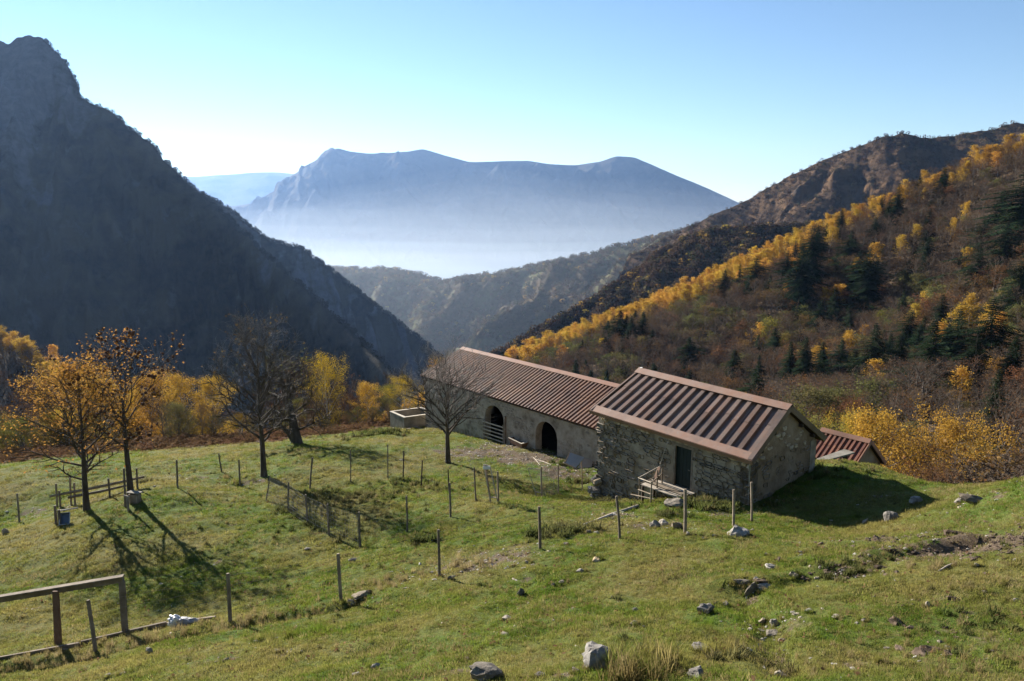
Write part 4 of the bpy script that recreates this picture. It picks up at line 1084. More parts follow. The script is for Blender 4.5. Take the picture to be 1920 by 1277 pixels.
# finer-leaved kinds for the trees that stand near
PB['near_birch'] = [broadleaf('near_birch_%d' % k, 160 + k, 11, .12, .14, 20, tall if k else oval, .65, .02, 6, 6, M['bark_birch'], M['twig'], M['gold_near'], 19, .09, .24, .3, twig_r=.008, extra_twigs=1) for k in range(2)]
PB['near_yellow'] = [broadleaf('near_yellow_%d' % k, 170 + k, 10, .12, .08, 20, oval if k else tall, .7, .03, 6, 6, M['bark_birch'], M['twig'], M['yellow_near'], 14, .08, .24, .15, twig_r=.008, extra_twigs=1) for k in range(2)]
PB['near_rust'] = [broadleaf('near_rust_%d' % k, 180 + k, 9, .12, .08, 20, oval, .85, .04, 6, 6, M['bark_grey'], M['twig'], M['rust_near'], 10, .08, .22, twig_r=.009, extra_twigs=2) for k in range(2)]
PB['near_olive'] = [broadleaf('near_olive_%d' % k, 190 + k, 8, .12, .06, 20, oval, .9, .04, 6, 6, M['bark_grey'], M['twig'], M['leaf_olive'], 11, .08, .2, twig_r=.009, extra_twigs=2) for k in range(2)]
PB['near_lime'] = [broadleaf('near_lime_%d' % k, 200 + k, 8, .12, .06, 20, oval, .9, .04, 6, 6, M['bark_grey'], M['twig'], M['leaf_lime'], 13, .08, .2, twig_r=.009, extra_twigs=1) for k in range(2)]
PB['near_beech'] = [broadleaf('near_beech_%d' % k, 210 + k, 11, .16, .16, 22, oval, .8, .05, 8, 6, M['bark_grey'], M['twig'], M['leaf_rust'], .5, .12, .2, twig_r=.010, extra_twigs=3) for k in range(2)]
for k_, ps_ in PB.items():
    for p_ in ps_: print(p_.name, len(p_.all.polygons), round(p_.H, 1), round(p_.W, 1))

KIND = {'beech': ('beech_tree', 'tree'), 'rust': ('russet_tree', 'tree'), 'birch': ('birch_tree', 'tree'), 'yellow': ('yellow_tree', 'tree'), 'olive': ('olive_green_tree', 'tree'),
        'lime': ('yellow_green_tree', 'tree'), 'spruce': ('spruce_tree', 'tree'), 'thicket': ('bare_shrub', 'shrub')}
for k_ in ('beech', 'rust', 'birch', 'yellow', 'olive', 'lime'): KIND['near_' + k_] = KIND[k_]
def plant(kind, pos, H, width=1.0, label=None, group=None, parts=False, k=None, rz=None):
    ps = PB[kind]; pr = ps[int(rng.integers(len(ps))) if k is None else k % len(ps)]
    s = H / pr.H; rz = rng.uniform(0, 6.28) if rz is None else rz
    name, cat = KIND[kind]
    if parts:
        o = empty(name, pos, rz); o.scale = (s * width, s * width, s)
        for n_, me in (('trunk', pr.trunk), ('crown', pr.crown)):
            c = bpy.data.objects.new(n_, me); COL.objects.link(c); c.parent = o
    else:
        o = bpy.data.objects.new(name, pr.all); COL.objects.link(o)
        o.location = tuple(map(float, pos)); o.rotation_euler = (0, 0, rz); o.scale = (s * width, s * width, s)
    return tag(o, label, cat, group)

# ------------------------------------------------------------------ scatter of what nobody could count
def scatter(name, P, protos, rot, scl, idx, label=None, cat=None):
    c = bpy.data.collections.new(name + '_pieces')
    for i, me in enumerate(protos):
        o = bpy.data.objects.new('%s_piece_%02d' % (name, i), me); c.objects.link(o)
    me = bpy.data.meshes.new(name); P = np.ascontiguousarray(P, np.float32); n = len(P)
    me.vertices.add(n); me.vertices.foreach_set('co', P.ravel())
    a = me.attributes.new('rot', 'FLOAT_VECTOR', 'POINT'); a.data.foreach_set('vector', np.ascontiguousarray(rot, np.float32).ravel())
    a = me.attributes.new('scl', 'FLOAT_VECTOR', 'POINT'); a.data.foreach_set('vector', np.ascontiguousarray(scl, np.float32).ravel())
    a = me.attributes.new('idx', 'INT', 'POINT'); a.data.foreach_set('value', np.ascontiguousarray(idx, np.int32))
    o = bpy.data.objects.new(name, me); COL.objects.link(o)
    g = bpy.data.node_groups.new(name, 'GeometryNodeTree')
    g.interface.new_socket('Geometry', in_out='INPUT', socket_type='NodeSocketGeometry'); g.interface.new_socket('Geometry', in_out='OUTPUT', socket_type='NodeSocketGeometry')
    N = g.nodes; gi = N.new('NodeGroupInput'); go = N.new('NodeGroupOutput'); ci = N.new('GeometryNodeCollectionInfo'); ip = N.new('GeometryNodeInstanceOnPoints')
    mp = N.new('GeometryNodeMeshToPoints')
    ci.inputs['Collection'].default_value = c; ci.inputs['Separate Children'].default_value = True; ci.inputs['Reset Children'].default_value = True
    def na(nm, ty):
        q = N.new('GeometryNodeInputNamedAttribute'); q.data_type = ty; q.inputs['Name'].default_value = nm
        return [s for s in q.outputs if s.enabled and s.name == 'Attribute'][0]
    L = g.links
    L.new(gi.outputs[0], mp.inputs[0]); L.new(mp.outputs[0], ip.inputs['Points']); L.new(ci.outputs[0], ip.inputs['Instance'])
    ip.inputs['Pick Instance'].default_value = True
    L.new(na('idx', 'INT'), ip.inputs['Instance Index']); L.new(na('rot', 'FLOAT_VECTOR'), ip.inputs['Rotation']); L.new(na('scl', 'FLOAT_VECTOR'), ip.inputs['Scale'])
    L.new(ip.outputs[0], go.inputs[0])
    md = o.modifiers.new('scatter', 'NODES'); md.node_group = g
    return tag(o, label, cat, kind='stuff')
def rot_z(n): z = np.zeros((n, 3)); z[:, 2] = rng.uniform(0, 6.283, n); return z
def scl_u(n, a, b, flat=0.15):
    s = rng.uniform(a, b, n); return np.stack([s * rng.uniform(1 - flat, 1 + flat, n), s * rng.uniform(1 - flat, 1 + flat, n), s], 1)

# ------------------------------------------------------------------ the wood on the right hillside
def hill_at(px, py): return ray_hit(px, py, hill_h, 90, 520, 900)
SPRUCES = [(1632,748,112),(1598,742,70),(1572,735,80),(1538,728,70),(1505,742,88),(1478,735,75),(1785,738,125),(1843,752,150),(1858,840,120),(1700,690,85),(1665,700,60),(1518,548,95),(1498,585,100),(1530,500,60),
           (1622,600,105),(1608,560,70),(1640,560,60),(1680,425,62),(1664,430,50),(1650,420,45),(1772,335,48),(1722,378,45),(1548,470,48),(1835,305,42),(1815,318,30),(1907,480,125),(1880,520,80),(1912,590,95),(1205,650,52),(1222,665,45),
           (1575,455,52),(1255,556,24),(1350,630,40),(1735,520,60),(1760,640,70),(1690,620,60),(1450,690,60),(1420,680,50),(1560,640,80),(1745,740,60),(1915,265,35),(1870,690,60),(1420,740,60)]
forest = []      # (kind, pos, H, width, px size)
taken = []
for px, py, hp in SPRUCES:
    p = hill_at(px, py)
    if p is None: continue
    d = dep(p); H = hp / F_PX * d * (1.3 if hp > 50 else 1.1); forest.append(('spruce', p, H, rng.uniform(1.2, 1.5), hp)); taken.append((p[0], p[1], 4.0))
SPECIAL = [('birch',1535,715,72,1.1),('birch',1560,700,30,1),('yellow',1545,695,48,1.0),('lime',1440,665,75,1.2),('birch',1640,520,70,1.2),('birch',1605,540,60,1.1),('birch',1780,650,85,1.3),('birch',1812,640,95,1.3),('birch',1850,655,90,1.3),('birch',1868,660,80,1.2),
           ('birch',1760,690,90,1.0),('birch',1812,520,60,1.1),('birch',1470,570,40,1.1),('birch',1345,505,55,1.2),('birch',1805,430,55,1.1),('birch',1780,455,50,1.1),('birch',1608,390,55,1.0),('birch',1660,355,50,1.1),('birch',1750,290,45,1.0),('birch',1735,600,60,1.2),
           ('olive',1750,600,70,1.3),('olive',1700,610,60,1.2),('olive',1660,660,70,1.1),('lime',1650,640,65,1),('lime',1470,680,60,1.0),('birch',1500,330,20,1)]
for kind, px, py, hp, w in SPECIAL:
    p = hill_at(px, py)
    if p is None: continue
    forest.append((kind, p, hp / F_PX * dep(p), w, hp)); taken.append((p[0], p[1], 3.0))
sp_ = 4.9
xs, ys = np.arange(-130, 330, sp_), np.arange(80, 470, sp_)
XX, YY = np.meshgrid(xs, ys); XX = XX.ravel() + rng.uniform(-.48, .48, XX.size) * sp_; YY = YY.ravel() + rng.uniform(-.48, .48, YY.size) * sp_
ZZ = hill_h(XX, YY); PJ = pj(np.stack([XX, YY, ZZ], 1)); YC = np.interp(XX, CREST[:, 0], CREST[:, 1])
ok = (PJ[:, 0] > 560) & (PJ[:, 0] < 2040) & (YY < YC + 9) & (PJ[:, 1] < 1000) & (ZZ > ground_far(XX, YY) - 2)
tk = np.array(taken)
mixn = fbm(XX * .018, YY * .018, 3); mix2 = fbm(XX * .03 + 40, YY * .03, 3)
for i in np.nonzero(ok)[0]:
    x, y, z = XX[i], YY[i], ZZ[i]
    if (np.hypot(tk[:, 0] - x, tk[:, 1] - y) < tk[:, 2]).any(): continue
    px, py, d = PJ[i]; c = YC[i] - y; q = rng.random()
    wcrest = 46 if px < 1560 else 26
    if c < wcrest and px < 1500: kind = 'birch' if q < .80 - .008 * max(0, c - 20) else ('lime' if q < .86 else 'rust')
    elif c < wcrest: kind = 'birch' if q < .42 else ('rust' if q < .7 else 'beech')
    elif mixn[i] > .33: kind = 'rust' if q < .45 else ('birch' if q < .55 else 'beech')
    elif mix2[i] > .12 and py > 540: kind = 'olive' if q < .6 else ('lime' if q < .7 else 'beech')
    else: kind = 'beech' if q < .80 else ('rust' if q < .86 else ('olive' if q < .93 else ('birch' if q < .945 else 'spruce')))
    H = {'birch': rng.uniform(9, 14), 'beech': rng.uniform(8.5, 13), 'rust': rng.uniform(8, 12), 'olive': rng.uniform(6, 10), 'lime': rng.uniform(6, 10), 'spruce': rng.uniform(9, 19)}[kind]
    if d < 140: H *= .7
    forest.append((kind, np.array([x, y, z]), H, rng.uniform(1.2, 1.75), H / d * F_PX))
LAB = {'beech': 'bare grey-brown beech in the wood on the right hillside', 'rust': 'russet-leaved tree in the wood on the right hillside', 'birch': 'golden birch among the trees of the right hillside wood',
       'olive': 'olive-green leafy tree in the wood on the right hillside', 'lime': 'yellow-green leafy tree in the wood on the right hillside', 'spruce': 'dark green spruce in the wood on the right hillside', 'yellow': 'bright yellow tree in the wood on the right hillside'}
def zone(p):
    px, py, d = pj(p); c = float(np.interp(p[0], CREST[:, 0], CREST[:, 1])) - p[1]
    if c < 50: return 'along the crest of the right hillside, above the long barn' if px < 1300 else 'along the upper crest of the right hillside'
    if py > 690: return 'at the foot of the right hillside, behind the buildings'
    if px < 1400: return 'on the lower left part of the right hillside wood'
    if px < 1680: return 'on the middle of the right hillside wood'
    return 'on the steep right end of the right hillside wood'
BIG = {(1632, 748): 'broad dark spruce standing right above the golden bush behind the shed', (1785, 738): 'dark spruce left of the tallest pair near the right edge', (1843, 752): 'tallest dark spruce of the pair near the right edge', (1858, 840): 'low dark spruce just right of the white-stemmed birch', (1907, 480): 'large dark spruce cut by the right edge, high on the slope',
       (1622, 600): 'tall dark spruce alone on the middle slope above the house roof', (1498, 585): 'dark spruce below the crest birches, lower of two', (1518, 548): 'dark spruce below the crest birches, upper of two'}
WORD = {'beech': 'bare grey-brown beech', 'rust': 'russet-leaved tree', 'birch': 'golden birch', 'olive': 'olive-green tree', 'lime': 'yellow-green tree', 'spruce': 'dark green spruce', 'yellow': 'bright yellow tree'}
big_at = {tuple(np.round(hill_at(*k), 2)): v for k, v in BIG.items() if hill_at(*k) is not None}
left_over = []
for kind in LAB:
    L = sorted([f for f in forest if f[0] == kind], key=lambda f: -f[4])
    L = [f for f in L]
    inview = [f for f in L if -20 < pj(f[1])[0] < 1940]
    out = [f for f in L if not (-20 < pj(f[1])[0] < 1940)]
    for j, f in enumerate(inview[:295]):
        lb = big_at.get(tuple(np.round(f[1], 2))); zn = zone(f[1])
        plant(kind, f[1] - np.array([0, 0, .3]), f[2], f[3], lb or WORD[kind] + ' ' + zn, WORD[kind].replace(' tree', '').replace('-leaved', '') + ' trees ' + zn, parts=f[4] > 85)
    left_over += inview[295:] + out
protos, base = [], {}
for kind in LAB:
    base[kind] = len(protos); protos += [p.all for p in PB[kind]]
if left_over:
    P = np.array([f[1] for f in left_over]); n = len(P); idx, sc = [], []
    for f in left_over:
        k = int(rng.integers(len(PB[f[0]]))); idx.append(base[f[0]] + k); s = f[2] / PB[f[0]][k].H; sc.append((s * f[3], s * f[3], s))
    scatter('hillside_wood', P, protos, rot_z(n), np.array(sc), idx)
print('forest', len(forest), 'left over', len(left_over))

# ------------------------------------------------------------------ trees at the rim of the pasture
def fringe(kind, px, d, top, w=1.0, label=None, base=None):
    """a tree rooted in the slope beyond the pasture, its top reaching this height of the photograph"""
    q = up(px, top, d); z = float(ground_h(q[0], q[1])); zh = float(hill_h(q[0], q[1])) if q[1] > 64 else -1e9
    z = max(z, zh) if q[0] > 8 else z
    H = q[2] - z
    if 'near_' + kind in PB: kind = 'near_' + kind
    if H < 1.0: H = 1.0
    return plant(kind, (q[0], q[1], z - .2), H, w, label, 'trees along the rim of the pasture' if label is None else None, parts=True)
FRINGE = [
 ('birch',120,70,658,1.3,'golden birch top showing behind the orange-leaved pasture tree'),('rust',75,66,700,1.2,'rusty tree behind the left flank of the orange-leaved tree'),('lime',35,62,775,1.5,'low yellow-green tree at the far left rim of the pasture'),
 ('lime',95,63,760,1.4,'yellow-green tree below the orange-leaved tree at the left rim'),('birch',205,72,690,1.3,'golden birch between the two trunks in the fenced corner'),('birch',262,74,684,1.2,'broad golden birch behind the chestnut with burrs'),
 ('rust',312,74,706,1.2,'brownish-gold tree just right of the chestnut crown'),('birch',352,70,688,1.35,'tall golden birch left of the pair standing before the dark slope'),('birch',388,71,692,1.3,'tall golden birch nearest the bare tree, right of its pair'),
 ('olive',330,64,745,1.2,'olive thicket tree under the golden birches'),('beech',300,62,735,1.0,'bare young tree under the golden birches'),('beech',375,62,745,.9,'bare slim tree in front of the golden birch pair'),('olive',400,62,770,1.3,'dull olive bush at the foot of the golden birch pair'),
 ('yellow',448,68,765,1.2,'small orange-yellow tree left of the bare dark tree trunk'),('olive',470,62,790,1.5,'low olive bush behind the bare dark tree trunk'),('beech',535,74,660,1.3,'purple-brown bare tree left of the yellow column birch'),('beech',575,76,665,1.2,'purple-brown bare tree rising behind the gnarled tree'),
 ('yellow',607,72,648,.85,'bright yellow columnar birch behind the gnarled tree'),('beech',645,76,690,1.3,'purple-brown bare tree right of the yellow columnar birch'),('rust',662,78,712,1.2,'russet tree between the yellow column and the golden pair'),
 ('rust',575,64,745,1.2,'rusty undergrowth tree behind the gnarled tree'),('olive',610,64,775,1.3,'olive bush right of the gnarled tree foot'),('birch',690,70,705,1.35,'orange-gold birch left of the bright yellow tree by the barn'),('beech',728,76,682,1.0,'bare brown top behind the yellow tree by the barn'),
 ('yellow',756,66,697,1.5,'bright yellow bushy tree beside the concrete basin'),('lime',728,68,712,1.2,'yellow-green tree just left of the bright yellow tree by the barn'),('olive',700,66,755,1.2,'low olive bush under the golden birch near the barn'),
 ('birch',832,86,652,1.5,'golden crown peeping over the far gable of the long barn'),('rust',645,66,770,1.3,'low russet bush between the gnarled tree and the barn'),('lime',8,60,800,1.4,'yellow-green bush at the left edge of the picture'),
 ('lime',1493,80,742,.6,'yellow-green tree rising over the stone house ridge'),('olive',1530,74,752,.7,'yellow-green tree left of the great golden bush'),('lime',1562,68,765,.7,'olive-yellow tree above the red shed ridge'),('birch',1588,76,745,.6,'golden top behind the red shed, left of the great golden bush'),
 ('birch',1636,60,738,1.1,'great golden bushy tree behind the red shed'),('rust',1702,66,772,.75,'russet tree right of the great golden bush'),('rust',1732,72,800,.7,'russet tree between the great golden bush and the pale birch'),
 ('birch',1795,58,734,.95,'tall golden birch with white stem at the right rim'),('rust',1748,50,848,1.2,'low russet bush at the foot of the white-stemmed birch'),
 ('thicket',1805,44,880,1.5,'grey bare shrub below the white-stemmed birch'),('thicket',1850,50,850,1.6,'grey bare shrub right of the white-stemmed birch'),('thicket',1890,48,858,1.8,'grey bare shrub near the right edge of the picture'),('thicket',1925,46,845,1.8,'grey bare shrub cut by the right edge of the picture'),
 ('beech',1885,82,690,1.0,'bare tree with pale stem near the right edge'),('thicket',1860,58,835,1.6,'large bare shrub between the birch and the right edge'),('rust',1915,64,800,.8,'russet bush at the right edge of the picture')]
for f in FRINGE: fringe(*f)
# gaps along the rim filled by small undergrowth trees
for k in range(46):
    px = rng.uniform(-40, 780); d = rng.uniform(62, 92); kind = ['beech', 'rust', 'olive', 'birch', 'beech', 'lime'][int(rng.integers(6))]
    top = rng.uniform(738, 800) if px < 430 else rng.uniform(735, 790)
    o = fringe(kind, px, d, top, rng.uniform(1.0, 1.5)); o['label'] = {'beech': 'small bare tree in the undergrowth beyond the left pasture rim', 'rust': 'small russet tree in the undergrowth beyond the left pasture rim', 'olive': 'small olive tree in the undergrowth beyond the left pasture rim', 'birch': 'small golden birch in the undergrowth beyond the left pasture rim', 'lime': 'small yellow-green tree in the undergrowth beyond the left pasture rim'}[kind]
    o['group'] = 'undergrowth beyond the left pasture rim, ' + kind + ' kind'
for k in range(20):
    px = rng.uniform(1480, 1960); d = rng.uniform(72, 112); kind = ['beech', 'rust', 'olive', 'thicket', 'thicket'][int(rng.integers(5))]
    o = fringe(kind, px, d, rng.uniform(805, 850) if kind != 'thicket' else rng.uniform(820, 860), rng.uniform(.9, 1.3)); o['label'] = {'beech': 'small bare tree in the hollow behind the shed', 'rust': 'small russet tree in the hollow behind the shed', 'olive': 'small olive tree in the hollow behind the shed', 'thicket': 'small bare shrub in the hollow behind the shed'}[kind]
    o['group'] = 'undergrowth in the hollow behind the shed, ' + kind + ' kind'

# ------------------------------------------------------------------ the five trees standing in the pasture
def hero(name, base, top, seed, label, bark, twig, r0, clear, n1, shape, ang1, trop1, n2, n3, leaf=None, leaf_n=0, leaf_size=.1, spread=.12, extra=2, twig_r=.0055, branch_r=.017, burrs=0, top_only=0.0, rz=0.0, **kw):
    p = at(*base); d = dep(p); H = (base[1] - top) / F_PX * d * 1.0
    r, br, L3 = skeleton(seed, H, r0, clear, n1, shape, ang1, trop1, n2, n3, **kw)
    zm = max(b[0][:, 2].max() for b in br); k = H / zm
    root = tag(empty(name, (p[0], p[1], p[2]), rz), label, 'tree')
    sc = np.array([1, 1, k])
    def mk(nm, parts, mats, smooth=False):
        V, Fq, mi = combine(parts); o = bpy.data.objects.new(nm, np_mesh(nm, V * sc, Fq, mats, smooth, mi)); COL.objects.link(o); o.parent = root; return o
    mk('trunk', [(*tubes_np(br, (0,), {0: 10}), 0)], [bark], True)
    A = np.array([q[0] for q in L3]); Bm = np.array([q[1] for q in L3]); E = np.array([q[2] for q in L3])
    ks = np.repeat(np.arange(len(A)), extra); f = r.uniform(.1, 1, len(ks))[:, None]
    S0 = Bm[ks] + (E[ks] - Bm[ks]) * f; dd = E[ks] - A[ks]; ln = np.linalg.norm(dd, axis=1)[:, None]
    E0 = S0 + (dd / ln + r.normal(0, .5, S0.shape)) * ln * r.uniform(.3, .6, (len(ks), 1))
    mk('branches', [(*tubes_np(br, (1,), {1: 6}), 0), (*tubes_np(br, (2,), {2: 4}), 0), (*sticks(A, Bm, twig_r, twig_r * .75), 1), (*sticks(Bm, E, twig_r * .75, twig_r * .35), 1), (*sticks(S0, E0, twig_r * .6, twig_r * .3), 1)], [bark, twig])
    if leaf and leaf_n:
        w = np.clip((E0[:, 2] / zm - top_only) , 0.02, 1); w /= w.sum()
        c = r.choice(len(E0), leaf_n, p=w); C = S0[c] + (E0[c] - S0[c]) * r.uniform(.3, 1.1, (leaf_n, 1)) + r.normal(0, spread, (leaf_n, 3))
        mk('foliage', [(*leaves(C, leaf_size, r, .65), 0)], [leaf])
    if burrs:
        m = MB()
        for i in r.choice(len(E), burrs, replace=False):
            c = E[i] * sc; n_ = 7; rr = r.uniform(.06, .10)
            ico = [(0, 0, 1), (.89, 0, .45), (.28, .85, .45), (-.72, .53, .45), (-.72, -.53, .45), (.28, -.85, .45), (.72, .53, -.45), (-.28, .85, -.45), (-.89, 0, -.45), (-.28, -.85, -.45), (.72, -.53, -.45), (0, 0, -1)]
            fc = [(0, 1, 2), (0, 2, 3), (0, 3, 4), (0, 4, 5), (0, 5, 1), (1, 6, 2), (2, 7, 3), (3, 8, 4), (4, 9, 5), (5, 10, 1), (2, 6, 7), (3, 7, 8), (4, 8, 9), (5, 9, 10), (1, 10, 6), (11, 7, 6), (11, 8, 7), (11, 9, 8), (11, 10, 9), (11, 6, 10)]
            m.add(c + np.array(ico) * rr * (1 + r.normal(0, .22, (12, 1))), fc)
        o = m.build('burrs', M['burr'], None); o.parent = root; o['kind'] = 'stuff'
    return root
vase = lambda t: 0.50 * (1 - t) ** .5 + .10
hero('orange_tree', (163, 957), 655, 311, 'pasture tree with sparse orange-brown leaves standing in the fenced corner', M['bark_dark'], M['twig'], .15, .24, 26, lambda t: .40 * math.sin(math.pi * min(1, .16 + .78 * t)) ** .7 + .06, .95, .05, 6, 5, M['leaf_orange'], 3300, .11, .15, rz=.6, extra=1, trunk_wig=.012, branch_r=.017)
hero('chestnut_tree', (246, 930), 612, 322, 'chestnut tree with dark hanging burrs and few brown-gold leaves', M['bark_dark'], M['twig_pale'], .15, .38, 17, lambda t: .36 * math.sin(math.pi * min(1, .34 + .6 * t)) ** .6 + .06, .90, .06, 5, 4, M['leaf_orange'], 750, .12, .13, extra=1, burrs=170, rz=2.1, trunk_wig=.012, branch_r=.018)
hero('bare_tree', (495, 893), 585, 333, 'tall dark bare tree with dense fine twigs in mid pasture', M['bark_dark'], M['twig_pale'], .16, .24, 32, lambda t: .38 * math.sin(math.pi * min(1, .18 + .74 * t)) ** .6 + .06, .78, .055, 7, 5, M['leaf_rust'], 260, .12, .1, top_only=.5, extra=2, twig_r=.0055, branch_r=.017, trunk_wig=.012)
hero('gnarled_tree', (556, 832), 648, 344, 'old gnarled multi-stemmed tree leaning at the pasture rim', M['bark_dark'], M['twig'], .38, .16, 22, lambda t: .50 * math.sin(math.pi * min(1, .35 + .6 * t)) ** .6 + .08, 1.05, -.012, 8, 6, M['leaf_olive'], 500, .14, .12, extra=3, twig_r=.009, trunk_wig=.07, wig=.2, lean=(.10, 0), branch_r=.024)
hero('spreading_tree', (840, 868), 628, 355, 'bare spreading tree with pale twigs in front of the long barn', M['bark_dark'], M['twig_pale'], .16, .33, 26, lambda t: .48 * math.sin(math.pi * min(1, .42 + .5 * t)) ** .5 + .07, .85, .05, 8, 6, None, 0, extra=2, twig_r=.0065, branch_r=.018, tfrac=.85, rz=1.0, trunk_wig=.015)
# the low second stem of the gnarled tree
_g = at(556, 832); m = MB(); q = np.array([0, 0, -.2])
m.tube([q, (-.55, .1, .7), (-1.15, .1, 1.35), (-1.7, 0, 1.7), (-2.4, -.1, 2.3), (-2.7, 0, 3.0)], [.20, .15, .11, .08, .05, .02], 8, cap=False)
m.tube([(-1.15, .1, 1.35), (-1.5, .3, 2.2), (-1.6, .5, 3.2)], [.1, .07, .02], 6, cap=False)
m.tube([(-1.7, 0, 1.7), (-2.6, -.3, 1.75), (-3.3, -.4, 2.1)], [.08, .05, .015], 6, cap=False)
o = m.build('low_stem', M['bark_dark'], None, smooth=True); o.parent = bpy.data.objects['gnarled_tree']

# ------------------------------------------------------------------ far woods that read as one mass
def crown_mesh(name, seed, n, mat, R=3.2, H=7.0, fs=1.5, conical=False):
    r = np.random.default_rng(seed); u = r.normal(size=(n, 3)); u /= np.linalg.norm(u, axis=1)[:, None]
    rad = r.uniform(.55, 1.0, n) ** .5
    P = u * rad[:, None] * np.array([R, R, H * .42]); P[:, 2] += H * .56
    V, Fq = leaves(P, fs, r, .8)
    return np_mesh(name, V, Fq, mat, False)
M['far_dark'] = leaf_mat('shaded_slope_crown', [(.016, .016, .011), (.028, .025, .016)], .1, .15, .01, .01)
M['far_brown'] = leaf_mat('far_brown_crown', [(0.055, 0.038, 0.026), (0.095, 0.066, 0.042), (0.125, 0.095, 0.055)], .25, .3, .006, .03)
M['far_green'] = leaf_mat('far_dull_green_crown', [(0.050, 0.052, 0.026), (0.082, 0.080, 0.038)], .25, .3, .006, .03)
M['far_gold'] = leaf_mat('far_gold_crown', [(0.20, 0.13, 0.035), (0.28, 0.19, 0.045)], .4, .2, .01, .02)
FARC = [crown_mesh('far_crown_%d' % k, 500 + k, 46, [M['far_brown'], M['far_brown'], M['far_brown'], M['far_green'], M['far_gold']][k]) for k in range(5)]
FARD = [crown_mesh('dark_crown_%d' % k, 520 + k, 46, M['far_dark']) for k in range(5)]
def ridge_wood(name, ridge, n, smin, smax, weights, vmax=1.0, vmin=0.0, ulim=(0, 1), pxlim=(-60, 1980)):
    X, Y, Z = RIDGES[ridge]; nv, nu = X.shape
    P = []
    while len(P) < n:
        i = int(rng.uniform(vmin, vmax) * (nv - 2)); j = int(rng.uniform(*ulim) * (nu - 2)); a, b = rng.random(), rng.random()
        f = lambda A: (A[i, j] * (1 - a) + A[i, j + 1] * a) * (1 - b) + (A[i + 1, j] * (1 - a) + A[i + 1, j + 1] * a) * b
        q = (f(X), f(Y), f(Z) - 1.0); s = pj(np.array(q))
        if not (pxlim[0] < s[0] < pxlim[1] and -50 < s[1] < 900):
            if rng.random() < .98: continue
        P.append(q)
    idx = rng.choice(5, n, p=weights)
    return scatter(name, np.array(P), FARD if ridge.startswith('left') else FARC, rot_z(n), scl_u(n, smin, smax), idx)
ridge_wood('spur_wood', 'wooded_spur', 9000, .7, 1.3, [.3, .25, .25, .13, .07])
ridge_wood('valley_hill_wood', 'valley_hill', 14000, .9, 1.9, [.25, .2, .2, .31, .04])
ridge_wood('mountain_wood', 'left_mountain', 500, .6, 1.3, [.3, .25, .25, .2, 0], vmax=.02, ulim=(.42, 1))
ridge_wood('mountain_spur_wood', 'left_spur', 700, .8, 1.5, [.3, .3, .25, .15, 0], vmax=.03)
ridge_wood('brown_mountain_wood', 'brown_mountain', 4200, .5, 1.1, [.35, .3, .25, .1, 0], vmax=.85, vmin=.03)
ridge_wood('crest_trees', 'brown_mountain', 90, .5, 1.1, [.35, .3, .25, .1, 0], vmax=.012)
n_ = 900; X, Y, Z = RIDGES['near_spur']; P = []; idx = []; sc = []
for k in range(n_):
    i, j = int(rng.uniform(0, .9) ** 1.2 * (X.shape[0] - 1)), int(rng.uniform(0, X.shape[1] - 1)); P.append((X[i, j] + rng.normal(0, 2), Y[i, j] + rng.normal(0, 2), Z[i, j] - .5))
    kind = 'birch' if (i < 6 and rng.random() < .6) else ('beech' if rng.random() < .7 else 'rust'); q = int(rng.integers(len(PB[kind]))); idx.append(base[kind] + q)
    s = rng.uniform(8, 12) / PB[kind][q].H; sc.append((s * 1.3, s * 1.3, s))
scatter('near_spur_wood', np.array(P), protos, rot_z(n_), np.array(sc), idx)
# undergrowth on the floor of the right-hand wood
_sel = rng.choice(np.nonzero(ok)[0], 1500); _j = rng.normal(0, 2.5, (1500, 2)); _x = XX[_sel] + _j[:, 0]; _y = YY[_sel] + _j[:, 1]
scatter('wood_undergrowth', np.stack([_x, _y, hill_h(_x, _y) - .2], 1), [PB['thicket'][0].all, PB['thicket'][1].all, FARC[0], FARC[3]], rot_z(1500), scl_u(1500, .35, .75) , rng.integers(0, 4, 1500))

# ------------------------------------------------------------------ grass, weeds and bracken
def blade_tuft(name, seed, n, h, w, spread, mat, lean=.35, seg=1):
    r = np.random.default_rng(seed); V, Fs = [], []
    for i in range(n):
        a = r.uniform(0, 6.28); b = r.uniform(0, 6.28); rr = spread * r.random() ** .6; c = np.array([math.cos(b) * rr, math.sin(b) * rr, -.01])
        hh = h * r.uniform(.45, 1.15); ln = lean * r.uniform(.3, 1.5); d = np.array([math.cos(a), math.sin(a), 0]); s = np.array([-math.sin(a), math.cos(a), 0]) * w * r.uniform(.6, 1.3) / 2
        m1 = c + d * ln * hh * .4 + np.array([0, 0, hh * .6]); t = c + d * ln * hh + np.array([0, 0, hh])
        k = len(V); V += [c - s, c + s, m1 + s * .7, m1 - s * .7, t]; Fs += [(k, k + 1, k + 2, k + 3), (k + 3, k + 2, k + 4, k + 4)]
    m = MB(); m.v = [tuple(v) for v in V]; m.n = len(V); m.f = [f if f[2] != f[3] else f[:3] for f in Fs]; m.m = [0] * len(Fs)
    return m.mesh(name, mat)
